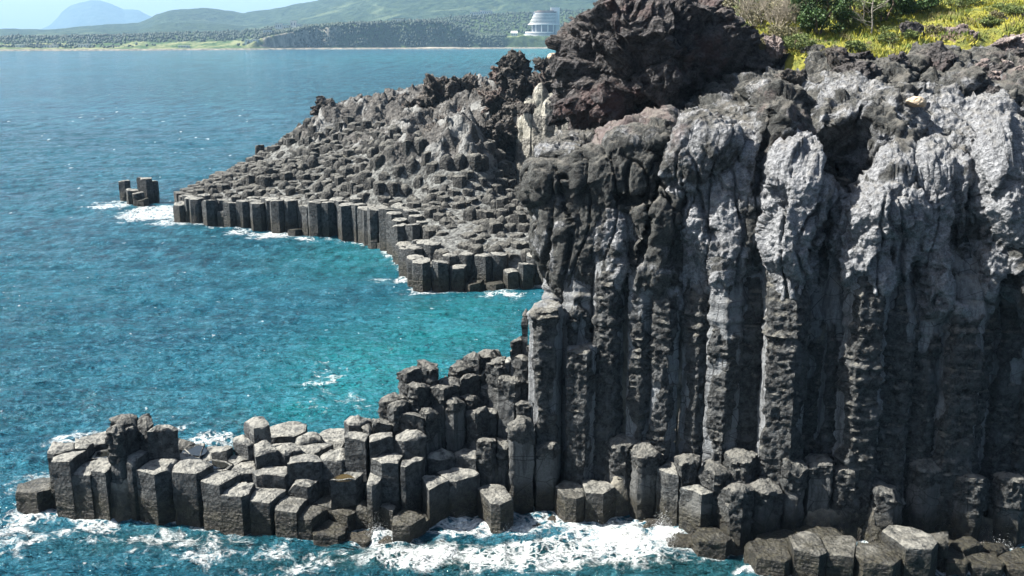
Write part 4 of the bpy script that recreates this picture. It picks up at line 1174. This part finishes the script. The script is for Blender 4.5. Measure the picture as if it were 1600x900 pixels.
for i in range(len(allp)):
    poly = vp[i]
    if len(poly) < 3: continue
    k = allk[i]; z = allz[i]
    if k == 'k':
        c_ = allp[i]; poly = [(c_[0] + (p_[0] - c_[0]) * .88, c_[1] + (p_[1] - c_[1]) * .88) for p_ in poly]
        if 600 < apx[i] < 835 and apy[i] < 665: z += rnd.uniform(0, .9)
    kw = dict(per=.10, dz=.11, rough=.035, tilt=rnd.uniform(.0, .1), edge=.05, ring=.04, chips=rnd.choice([0, 0, 0, 1, 1]))
    if apx[i] > 1170 and k != 'k': kw.update(chips=0, tilt=.04)
    if k == 'k': kw.update(knob=rnd.choice([0, .25, .45]), rough=.06, pit=.06, tilt=.25, ring=.08, crust=('top', rnd.uniform(.7, 2.2)), chips=rnd.choice([0, 1]))
    if k == 'h': kw.update(knob=.35, rough=.07, tilt=.15)
    if k == 't': kw.update(tilt=.35, knob=.2)
    if k == 'P': kw.update(pool=.16, chips=0)
    if k == 'p': kw.update(pool=.13, chips=0, tilt=.02, rough=.025)
    V, fs = col_mesh(poly, -1.5, z, 1000 + i * 7, **kw)
    lb = LABS.get((FG[i][0], FG[i][1])) if i < len(FG) else None
    o = mesh("basalt_column", V, fs, M['basalt_knob'] if k == 'k' else M['basalt'], sharp=38, attrs=dict(crust=CR['c']))
    tag(o, lb or zlabel[i], "rock column", "columns of the near shore")
# pool water in the hollow column
def puddle(px, py, z, r, lb):
    p = at_z(px, py, z); a = np.linspace(0, 2 * math.pi, 28, endpoint=False)
    rr_ = r * (1 + .12 * np.sin(a * 3 + px))
    V = np.concatenate([np.stack([p[0] + rr_ * np.cos(a), p[1] + rr_ * .8 * np.sin(a), a * 0 + z], -1), [[p[0], p[1], z]]])
    i = np.arange(28)
    tag(mesh("rock_pool", V, [np.stack([i, (i + 1) % 28, np.full(28, 28)], -1)], M['pool']), lb, "pool")
m_ = NT("pool_water"); M['pool'] = m_.out((.012, .013, .012), .05, m_.bump(m_.noise(6, 3), .01, .3), .6)
m_ = NT('brown_pool'); PB = m_.out((.05, .038, .018), .08)
puddle(537, 747, 2.86, .55, "round brown rock pool in a column top")
[o for o in COL.objects if o.name == 'rock_pool'][0].data.materials[0] = PB
for q, lb in [((156, 709), "sky-reflecting shallow pool beside the tall knob of the left cluster"), ((341, 724), "wide shallow pool in the middle of the low platform"), ((305, 704), "small shallow pool at the back of the low platform")]:
    i = [f[:2] for f in FG].index(q)
    a_ = np.linspace(0, 2 * math.pi, 28, endpoint=False); r_ = .68 * (1 + .14 * np.sin(a_ * 3 + q[0]) + .07 * np.sin(a_ * 5))
    V = np.concatenate([np.stack([fp[i][0] + r_ * np.cos(a_), fp[i][1] + r_ * np.sin(a_), a_ * 0 + fz[i] - .03], -1), [[fp[i][0], fp[i][1], fz[i] - .03]]])
    j_ = np.arange(28)
    tag(mesh("rock_pool", V, [np.stack([j_, (j_ + 1) % 28, np.full(28, 28)], -1)], M['pool']), lb, "pool")

# pale filler under and between the near columns
sx = np.arange(-30, 27, .3); sy = np.arange(40, 62, .3)
X, Y = np.meshgrid(sx, sy)
d = np.stack([np.hypot(X - a, Y - b) for a, b in allp], 0)
wg = 1 / (d ** 4 + .05); zf = (wg * allz[:, None, None]).sum(0) / wg.sum(0)
dm = d.min(0)
Pn = np.stack([X, Y, X * 0], -1)
near3 = np.sort(np.where(d < 2.1, allz[:, None, None], 99), axis=0)[:2]
zmin = np.where(near3[1] < 90, near3.mean(0), near3[0]); zmin = np.where(zmin > 90, zf, zmin)
Zf = np.minimum(zf, zmin + .2) - .95 + fbm(Pn * .9, 4, 91) * .35 - sstep(dm, .9, 1.7) * 12
Zf = np.maximum(Zf, -2)
mid = (apx > 0)
tag(mesh("rock_shelf", np.stack([X, Y, Zf], -1), [grid_faces(len(sy), len(sx))], M['fill']), kind='structure')

# ================================================================== HILLSIDE, SHRUBS
xs = np.arange(9, 80, .4); ys = np.arange(58, 125, .4)
X, Y = np.meshgrid(xs, ys)
Zh = HC(X, Y)
Pn = np.stack([X, Y, Zh], -1)
px, py = proj(Pn)
edge = np.interp(px, [1100, 1220, 1290, 1320, 1400, 1480, 1540, 1600, 1800], [60, 92, 112, 98, 104, 78, 72, 66, 40])
nn = fbm(Pn * .35, 5, 71)
g = sstep(py + nn * 18, edge + 4, edge - 6)
Zh = Zh + fbm(Pn * .5, 4, 73) * .5 - .9 + g * 1.55
tag(mesh("hillside", np.stack([X, Y, Zh], -1), [grid_faces(len(ys), len(xs))], M['soil']), kind='structure')
gi = np.where((g > .8).ravel() & (px.ravel() > 1040) & (py.ravel() > -90) & (px.ravel() < 1900))[0]
rs = np.random.RandomState(9)
sel = rs.choice(gi, 90000)
gx = X.ravel()[sel] + rs.uniform(-.2, .2, len(sel)); gy = Y.ravel()[sel] + rs.uniform(-.2, .2, len(sel)); gz = Zh.ravel()[sel]
tuft = .6 + .7 * sstep(fbm(np.stack([gx, gy, gx * 0], -1) * .8, 3, 88), -.2, .4)
a = rs.uniform(0, 6.28, len(sel)); hgt = rs.uniform(.10, .34, len(sel)) * tuft; wd = rs.uniform(.03, .07, len(sel)); ln = rs.uniform(-.35, .35, (len(sel), 2)) * tuft[:, None]
V = np.stack([np.stack([gx - wd * np.cos(a), gy - wd * np.sin(a), gz - .1], -1), np.stack([gx + wd * np.cos(a), gy + wd * np.sin(a), gz - .1], -1), np.stack([gx + ln[:, 0] * .6 , gy + ln[:, 1] * .6, gz + hgt], -1)], 1)
tag(mesh("grass", V, [np.arange(len(sel) * 3).reshape(-1, 3)], M['grassb'], smooth=False), "yellow-green grass covering the slope above the cliff", None, None, 'stuff')

LAST = {}
def hill_at(px, py, lift=.6):
    Ys = np.linspace(58, 118, 600)
    dx, dy, dz = ray(px, py); zz = CAMZ + Ys / dy * dz
    hz_ = HC(Ys / dy * dx, Ys) + lift
    k_ = np.where(zz < hz_)[0]
    return Ys[k_[0]] if len(k_) else 112.0

def tube(V, Fq, pts, rads, k=5):
    b = len(V)
    pts = np.array(pts)
    for i, p in enumerate(pts):
        d = pts[min(i+1, len(pts)-1)] - pts[max(i-1, 0)]; d = d / (np.linalg.norm(d) + 1e-9)
        u = np.cross(d, [.3, .5, .81]); u /= np.linalg.norm(u) + 1e-9; v = np.cross(d, u)
        for q in range(k):
            a = q * 2 * math.pi / k; V.append(tuple(p + rads[i] * (u * math.cos(a) + v * math.sin(a))))
    for i in range(len(pts) - 1):
        for q in range(k): Fq.append((b + i*k + q, b + i*k + (q+1) % k, b + (i+1)*k + (q+1) % k, b + (i+1)*k + q))

def branches(V, Fq, p, d, L, r, depth, rr, spread=.7, kids=3, segs=3, tips=None):
    pts = [np.array(p, float)]; d = np.array(d, float)
    for _ in range(segs):
        d = d + np.array([rr.uniform(-.25, .25), rr.uniform(-.25, .25), rr.uniform(-.1, .18)]); d /= np.linalg.norm(d)
        pts.append(pts[-1] + d * L / segs)
    tube(V, Fq, pts, np.linspace(r, r * .5, len(pts)), 4 if depth < 2 else 5)
    if tips is not None and depth <= 1: tips.append(pts[-1]); tips.append(pts[-2])
    if depth > 0:
        for q in range(kids):
            t = rr.uniform(.35, 1); k = min(int(t * segs), segs - 1)
            base = pts[k] + (pts[k+1] - pts[k]) * (t * segs - k if t < 1 else 1)
            nd = d + np.array([rr.uniform(-1, 1), rr.uniform(-1, 1), rr.uniform(-.3, .8)]) * spread; nd /= np.linalg.norm(nd)
            branches(V, Fq, base, nd, L * rr.uniform(.5, .75), r * .55, depth - 1, rr, spread, kids, segs, tips)

def shrub(px, py, Y, rad, hgt, mat, label, cat, seed, nleaf=2600, ls=.11, name="shrub", conic=False, bare=False, stems=5):
    Y = hill_at(px, py); k_ = Y / 70; rad *= k_; hgt *= k_; ls *= k_
    p = at_y(px, py, Y); z = p[2]
    e = empty(name, (p[0], Y, z)); tag(e, label, cat); LAST['o'] = e
    rr = random.Random(seed); V, Fq, tips = [], [], []
    if bare:
        for _ in range(stems):
            a = rr.uniform(0, 6.28)
            branches(V, Fq, (rr.uniform(-.3, .3), rr.uniform(-.3, .3), -.3), (math.cos(a) * .6, math.sin(a) * .6, 1.2), hgt * .55, .045, 3, rr, .8, 4, 3, tips)
        mesh("stem", V, [Fq], M['twig'], parent=e)
        nleaf = nleaf // 5
    else:
        for _ in range(3):
            a = rr.uniform(0, 6.28)
            branches(V, Fq, (0, 0, -.3), (math.cos(a) * .5, math.sin(a) * .5, 1.2), hgt * .6, .09, 2, rr, .7, 3, 3, tips)
        mesh("stem", V, [Fq], M['trunk'], parent=e)
    rs = np.random.RandomState(seed)
    ncl = 34
    cl = rs.normal(size=(ncl, 3)); cl /= np.linalg.norm(cl, axis=1, keepdims=True); cl *= rs.uniform(.35, 1, (ncl, 1)) ** .5
    if conic: cl[:, 2] = rs.uniform(-.9, 1, ncl); sh = (1.05 - cl[:, 2]) / 2; cl[:, :2] *= (.25 + sh)[:, None]
    cl = cl * np.array([rad, rad, hgt * .5]) + np.array([0, 0, hgt * .52])
    ci = rs.randint(0, ncl, nleaf); q = rs.normal(size=(nleaf, 3)); q /= np.linalg.norm(q, axis=1, keepdims=True)
    q *= rs.uniform(.3, 1, (nleaf, 1)) ** .4 * rad * .3 * np.array([1, 1, .6])
    c = cl[ci] + q; c[:, 2] = np.maximum(c[:, 2], .02)
    u = rs.normal(size=(nleaf, 3)); u /= np.linalg.norm(u, axis=1, keepdims=True); v = np.cross(u, rs.normal(size=(nleaf, 3))); v /= np.linalg.norm(v, axis=1, keepdims=True)
    s_ = rs.uniform(.6, 1.3, (nleaf, 1)) * ls
    V = np.stack([c - u * s_ * .5, c + v * s_ * .35, c + u * s_ * .6, c - v * s_ * .35], 1)
    mesh("foliage", V, [np.arange(nleaf * 4).reshape(-1, 4)], M[mat], smooth=False, parent=e)
shrub(1278, 56, 69, 1.9, 3.6, 'pine', "dense dark green pine bush in the middle of the scrub above the cliff", "shrub", 1, 8000, .15)
shrub(1290, 34, 76, 1.7, 3.2, 'bush', "olive-green bush behind the dense pine bush", "shrub", 2, 5200, .14)
shrub(1128, 42, 74, 1.4, 2.6, 'bush', "green bush right behind the great crag's shoulder", "shrub", 3, 4500, .12)
shrub(1153, 66, 68, .9, 1.3, 'bush', "small bright green bush between crag and brown boulder", "shrub", 4, 3000, .1)
shrub(1178, 48, 72, 1.7, 3.0, 'olive', "leftmost bare grey shrub with fine twigs", "shrub", 5, 7000, .09, bare=True, stems=12)
shrub(1212, 52, 70, 1.6, 2.8, 'olive', "middle bare grey shrub with fine twigs", "shrub", 6, 7000, .09, bare=True, stems=12)
shrub(1240, 40, 74, 1.4, 2.6, 'olive', "bare grey shrub beside the dense pine bush", "shrub", 7, 7000, .09, bare=True, stems=10)
shrub(1150, 36, 82, 1.7, 2.6, 'olive', "brownish scrub at the upper edge behind the crag", "shrub", 8, 6500, .12)
shrub(1192, 36, 82, 1.7, 2.2, 'bush', "greenish scrub at the upper edge over the leftmost bare shrub", "shrub", 17, 6500, .12)
shrub(1228, 32, 84, 1.9, 2.6, 'olive', "brownish scrub at the upper edge above the middle bare shrub", "shrub", 9, 6500, .12)
shrub(1335, 42, 78, 1.8, 2.8, 'bush', "dark green bush behind the dead white tree", "shrub", 10, 6500, .13)
shrub(1380, 34, 80, 1.8, 2.8, 'pine', "dark thicket bush right of the dead white tree", "shrub", 11, 6500, .14)
shrub(1425, 26, 82, 1.7, 2.4, 'pine', "dark thicket bush at the upper edge, right end of the scrub", "shrub", 12, 6500, .14)
shrub(1255, 28, 80, 1.5, 2.6, 'pine', "dark green bush at the upper edge above the pine bush", "shrub", 13, 5500, .13)
shrub(1190, 84, 66.5, .9, 1.0, 'olive', "low tawny scrub beside the brown boulder", "shrub", 14, 3000, .09)
shrub(1246, 78, 67, 1.2, 1.0, 'bush', "low yellow-green bush under the pine bush, left side", "shrub", 15, 3400, .1)
shrub(1325, 52, 69, .9, 1.5, 'bush', "yellow-green bush right of the dense pine bush", "shrub", 16, 3000, .1)
shrub(1300, 92, 67, .8, .8, 'olive', "dry brown tuft bush above the wedge boulder", "shrub", 18, 2600, .08)
shrub(1222, 68, 67, 1.2, 1.2, 'olive', "dry tawny bush in front of the bare grey shrubs", "shrub", 19, 4000, .09)
rs2 = random.Random(31)
for i in range(18):
    px_ = rs2.uniform(1330, 1600); py_s = np.interp(px_, [1330, 1600], [88, 52]) - rs2.uniform(0, 60)
    shrub(px_, max(py_s, 6), 70, rs2.uniform(.4, 1.0), rs2.uniform(.4, .9), rs2.choice(['bush', 'olive', 'bush']), "low tangled tuft of scrub dotted over the yellow grass slope", "shrub", 50 + i, 1500, .09)
    LAST['o']['group'] = "low scrub tufts on the grass slope"
# dead tree
YT = hill_at(1360, 62); p = at_y(1360, 62, YT); e = empty("dead_tree", tuple(p)); tag(e, "leafless white dead tree with thin spreading branches above the wedge boulder", "tree")
rr = random.Random(5); V, Fq = [], []
pts = [np.array((0, 0, -.3)), np.array((.05, 0, .9)), np.array((-.05, .05, 1.9)), np.array((.05, 0, 3.3))]
tube(V, Fq, pts, [.06, .05, .035, .015], 6)
mesh("trunk", V, [Fq], M['deadwood'], parent=e)
for q in range(11):
    V, Fq = [], []
    t = .2 + .75 * q / 10; b = np.array((0, 0, t * 3.0)); a = rr.uniform(0, 6.28)
    branches(V, Fq, b, (math.cos(a), math.sin(a) * .6, .25), rr.uniform(.9, 1.7) * (1.1 - t * .5), .022, 2, rr, .5, 3, 3)
    mesh("branch", V, [Fq], M['deadwood'], parent=e)

# ================================================================== SEA
Yr = 18 * (2620 / 18) ** np.linspace(0, 1, 1050) 
tc = np.linspace(-1, 1, 640)
TT, YY = np.meshgrid(tc, Yr)
XX = TT * (YY * .66 + 14)
near = np.clip(1 - (YY - 40) / 1500, 0, 1)
P = np.stack([XX, YY, XX * 0], -1)
wdir = np.array([[.94, .34, 0], [-.34, .94, 0], [0, 0, 1]]).T
Q = P @ wdir
warp = fbm(P * .05, 3, 201) * 3
def wv(sx, sy, seed, oc=3):
    q = np.stack([Q[..., 0] * sx + warp * sx, Q[..., 1] * sy, P[..., 2] + seed], -1)
    return fbm(q, oc, seed, .5, True)
cell = YY * .0055
z = .26 * wv(.10, .2, 210) * np.clip(2 - cell / 1.2, 0, 1) + .2 * wv(.3, .62, 220) * np.clip(2 - cell / .45, 0, 1) + .15 * wv(.8, 1.7, 230, 3) * np.clip(2 - cell / .22, 0, 1)
z = z * (.35 + .65 * sstep(YY, 20, 60)) * 1.3
# masks
def blobs(L):
    m = np.zeros(XX.shape)
    for px, py, rx, ry, s_ in L:
        c = at_z(px, py, 0); k = c[1] / F
        ry_m = ry * k / abs(ray(px, py)[2])
        m = np.maximum(m, s_ * np.exp(-(((XX - c[0]) / (rx * k)) ** 2 + ((YY - c[1]) / ry_m) ** 2)))
    return m
foam = blobs([(900, 870, 260, 34, .78), (400, 870, 330, 26, .48), (960, 850, 120, 36, 1.15), (1040, 845, 40, 25, 1.1), (800, 880, 120, 30, .8), (640, 880, 120, 24, .75), (460, 890, 120, 20, .55), (720, 828, 30, 12, .9), (820, 830, 60, 18, .95), (1180, 895, 60, 10, .6), (1550, 878, 60, 16, .8), (1500, 895, 60, 10, .6), (590, 845, 40, 16, .8),
              (60, 810, 70, 22, .75), (20, 850, 90, 40, .55), (150, 830, 100, 25, .6), (300, 850, 150, 40, .5), (110, 690, 90, 26, .42), (60, 760, 60, 30, .5), (330, 690, 50, 12, .75), (290, 680, 50, 14, .45),
              (240, 335, 60, 14, .95), (180, 322, 50, 10, .6), (270, 350, 40, 8, .7), (430, 368, 60, 8, .75), (380, 364, 40, 6, .6), (480, 376, 40, 6, .5), (630, 442, 20, 8, .8), (600, 440, 40, 10, .5), (660, 460, 60, 6, .6), (780, 462, 70, 6, .6), (500, 600, 60, 60, .36), (540, 640, 60, 30, .4)])
dcol = np.full(XX.shape, 9.0); sel = (YY < 62) & (YY > 38)
xs_, ys_ = XX[sel], YY[sel]
dm = np.full(xs_.shape, 9.)
for (a, b) in allp: dm = np.minimum(dm, np.hypot(xs_ - a, ys_ - b))
dcol[sel] = dm
foam = np.maximum(foam, .62 * np.exp(-((dcol - 1.0).clip(0) / .7)))
dh = polydist(XX[(YY > 85) & (YY < 210)], YY[(YY > 85) & (YY < 210)], hl_poly)
t_ = np.zeros(XX.shape) + 9; t_[(YY > 85) & (YY < 210)] = dh
foam = np.maximum(foam, .5 * np.exp(-(t_ / 1.3) ** 2))
shallow = blobs([(600, 580, 190, 90, .9), (700, 520, 160, 60, .8), (560, 400, 120, 40, .55), (750, 480, 100, 30, .6), (480, 640, 80, 30, .8), (700, 90, 330, 9, .45), (860, 80, 120, 8, .8)])
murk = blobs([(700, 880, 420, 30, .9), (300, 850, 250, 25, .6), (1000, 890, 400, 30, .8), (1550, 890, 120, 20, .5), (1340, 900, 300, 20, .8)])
z += foam * (.14 + .22 * fbm(P * 1.6, 3, 260)) * sstep(YY, 300, 100)
m = NT("sea_water")
fo = m.attr("foam"); sh = m.attr("shallow"); mk = m.attr("murk")
big = m.noise(.012, 4, .6, vec=m.mapped((1, 2.2, 1)))
med = m.noise(.35, 4, .6, vec=m.mapped((1, 2, 1)))
c = m.mix(m.ramp(big, .38, .62), (.004, .066, .112), (.009, .104, .16))
rip = m.noise(.5, 6, .72, vec=m.mapped((.8, 2.2, 1))); rip2 = m.noise(.07, 6, .75, vec=m.mapped((.8, 2.6, 1)))
py_ = m.sep(m.pos)[1]
def band(a0, a1, b0, b1):
    return m.math('MULTIPLY', m.ramp(py_, a0, a1), m.ramp(py_, b1, b0))
r_a = m.noise(1.7, 5, .8, vec=m.mapped((1, .8, 1))); r_b = m.noise(.7, 5, .8, vec=m.mapped((1, .42, 1))); r_c = m.noise(.26, 5, .8, vec=m.mapped((1, .2, 1))); r_d = m.noise(.10, 5, .8, vec=m.mapped((1, .09, 1)))
wa = m.ramp(py_, 130, 60); wb = band(60, 130, 200, 330); wc_ = band(200, 330, 600, 900); wd_ = m.ramp(py_, 600, 900)
rr4 = m.math('ADD', m.math('ADD', m.math('MULTIPLY', r_a, wa), m.math('MULTIPLY', r_b, wb)), m.math('ADD', m.math('MULTIPLY', r_c, wc_), m.math('MULTIPLY', r_d, wd_)))  # light and dark of wave slopes, finer near and broader far, for the colour
c = m.mix(sh, c, (.010, .22, .24))
c = m.mix(m.math('MULTIPLY', m.ramp(m.math('ADD', m.math('MULTIPLY', rip, .5), m.math('MULTIPLY', rip2, .5)), .42, .6), .5), c, (.04, .2, .27))  # swell slopes painted as paler water
c = m.mix(m.math('MULTIPLY', m.ramp(rr4, .50, .61), .62), c, (.07, .24, .325))  # highlights on wavelets painted into the base colour
c = m.mix(m.math('MULTIPLY', m.ramp(rr4, .48, .39), .72), c, (.002, .028, .052))  # dark sides of wavelets painted into the base colour
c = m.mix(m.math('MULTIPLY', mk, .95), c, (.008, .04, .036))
ds = m.n("ShaderNodeVectorMath", operation='ADD'); m.l(m.pos, ds.inputs[0])
nc = m.n("ShaderNodeTexNoise"); m.l(m.pos, nc.inputs["Vector"]); nc.inputs["Scale"].default_value = .9; nc.inputs["Detail"].default_value = 4
nm = m.n("ShaderNodeVectorMath", operation='SCALE'); m.l(nc.outputs[1], nm.inputs[0]); nm.inputs[3].default_value = 1.4
m.l(nm.outputs[0], ds.inputs[1])
ve = m.vor(.8, 'DISTANCE_TO_EDGE', ds.outputs[0]); ve2 = m.vor(2.2, 'DISTANCE_TO_EDGE', ds.outputs[0])
lace = m.math('MAXIMUM', m.ramp(ve, .16, .0), m.math('MULTIPLY', m.ramp(ve2, .22, .0), .8))
nf = m.noise(.55, 5, .65, dist=.8); nf2 = m.noise(5, 4, .7)
t = m.math('ADD', fo, m.math('MULTIPLY', m.math('SUBTRACT', nf, .5), 1.5))
solid = m.ramp(m.math('ADD', t, m.math('MULTIPLY', m.math('SUBTRACT', nf2, .5), .4)), .72, 1.08)
lmask = m.math('MULTIPLY', m.ramp(t, .34, .62), m.math('MULTIPLY', lace, m.ramp(nf2, .2, .45)))
ff = m.math('MULTIPLY', m.math('MAXIMUM', solid, lmask), m.ramp(fo, .05, .25), clamp=True)
# scattered small whitecaps, spread wider to paint in some sun glints
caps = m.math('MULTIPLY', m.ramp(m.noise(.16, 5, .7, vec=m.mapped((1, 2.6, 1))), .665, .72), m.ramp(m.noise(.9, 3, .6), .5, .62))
glint = m.math('ADD', m.math('MULTIPLY', m.ramp(m.noise(1.5, 2, .6, vec=m.mapped((1, .7, 1))), .715, .75), m.ramp(py_, 160, 90)), m.math('MULTIPLY', m.ramp(m.noise(.5, 2, .6, vec=m.mapped((1, .35, 1))), .70, .735), m.ramp(py_, 90, 160)), clamp=True)  # sun sparkle on wavelets, painted as pale specks in the water colour
ff = m.math('MAXIMUM', m.math('MAXIMUM', ff, m.math('MULTIPLY', glint, .4)), m.math('MULTIPLY', caps, .8), clamp=True)
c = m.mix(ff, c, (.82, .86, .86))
n_a = m.noise(1.3, 6, .62, vec=m.mapped((1, 1.9, 1))); n_b = m.noise(.12, 6, .7, vec=m.mapped((1, 2.4, 1))); n_c = m.noise(.02, 6, .75, vec=m.mapped((1, 2.6, 1)))
n_a = m.math('SUBTRACT', 1.0, m.math('ABSOLUTE', m.math('SUBTRACT', m.math('MULTIPLY', n_a, 2.0), 1.0)))
n_b = m.math('SUBTRACT', 1.0, m.math('ABSOLUTE', m.math('SUBTRACT', m.math('MULTIPLY', n_b, 2.0), 1.0)))
b1 = m.bump(n_c, 9.0, 1.0); b2 = m.bump(n_b, 2.6, 1.0, b1); b3 = m.bump(n_a, .5, 1.0, b2)
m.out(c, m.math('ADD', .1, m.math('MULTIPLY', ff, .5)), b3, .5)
m.b.inputs["IOR"].default_value = 1.33
M['sea'] = m.m
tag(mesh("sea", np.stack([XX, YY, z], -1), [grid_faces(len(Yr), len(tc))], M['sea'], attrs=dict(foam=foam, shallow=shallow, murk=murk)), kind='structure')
# wide seabed-level sheet so that nothing ends at the sides
V, Fq = [], []
V = [(-9000, -400, -3.2), (9000, -400, -3.2), (9000, 9000, -3.2), (-9000, 9000, -3.2)]
tag(mesh("sea_floor", V, [np.array([(0, 1, 2, 3)])], M['fill']), kind='structure')

# spray where the swell breaks
rs = np.random.RandomState(12); n = 24000
cs = [(1035, 855, .8, 1.3), (1010, 860, 1.1, .9), (960, 850, 1.6, .6), (590, 848, .8, 1.0), (720, 832, .8, .8), (790, 835, .6, .7), (1560, 868, 1.0, .8), (830, 838, .9, .6), (60, 800, .9, .4)]
ci = rs.choice(len(cs), n, p=np.array([5, 3, 2, 1.5, 1.2, 1, 1, 1, .6]) / 16.3)
B = np.array([at_z(a, b, 0) for a, b, _, _ in cs])[ci]; Rr = np.array([c[2] for c in cs])[ci]; Hh = np.array([c[3] for c in cs])[ci]
q = rs.normal(size=(n, 3)); pos = B + np.stack([q[:, 0] * Rr * .6, q[:, 1] * Rr * .45, np.abs(q[:, 2]) * Hh * .5 * np.exp(-(q[:, 0] ** 2) * .4)], -1)
s_ = rs.uniform(.004, .011, n)
V = TV[None] * s_[:, None, None] * (1 + rs.uniform(-.4, .4, (n, 12, 1))) + pos[:, None]
tag(mesh("sea_spray", V, [(TF[None] + (np.arange(n) * 12)[:, None, None]).reshape(-1, 3)], M['foam'], smooth=True), "white spray thrown up where swell breaks on the columns", None, None, 'stuff')

# ================================================================== HAZE
V, Fq = [], []
box(V, Fq, -9500, 9500, -300, 17500, -4.2, 900)
hm = bpy.data.materials.new("haze"); hm.use_nodes = True
hn = hm.node_tree; hn.nodes.remove(hn.nodes["Principled BSDF"])
pv = hn.nodes.new("ShaderNodeVolumePrincipled")
pv.inputs["Color"].default_value = (.42, .70, 1.0, 1)
pv.inputs["Density"].default_value = 0.72e-4
pv.inputs["Anisotropy"].default_value = 0.0
hn.links.new(pv.outputs[0], hn.nodes["Material Output"].inputs["Volume"])
tag(mesh("haze", V, [np.array(Fq)], hm, smooth=False), kind='stuff')
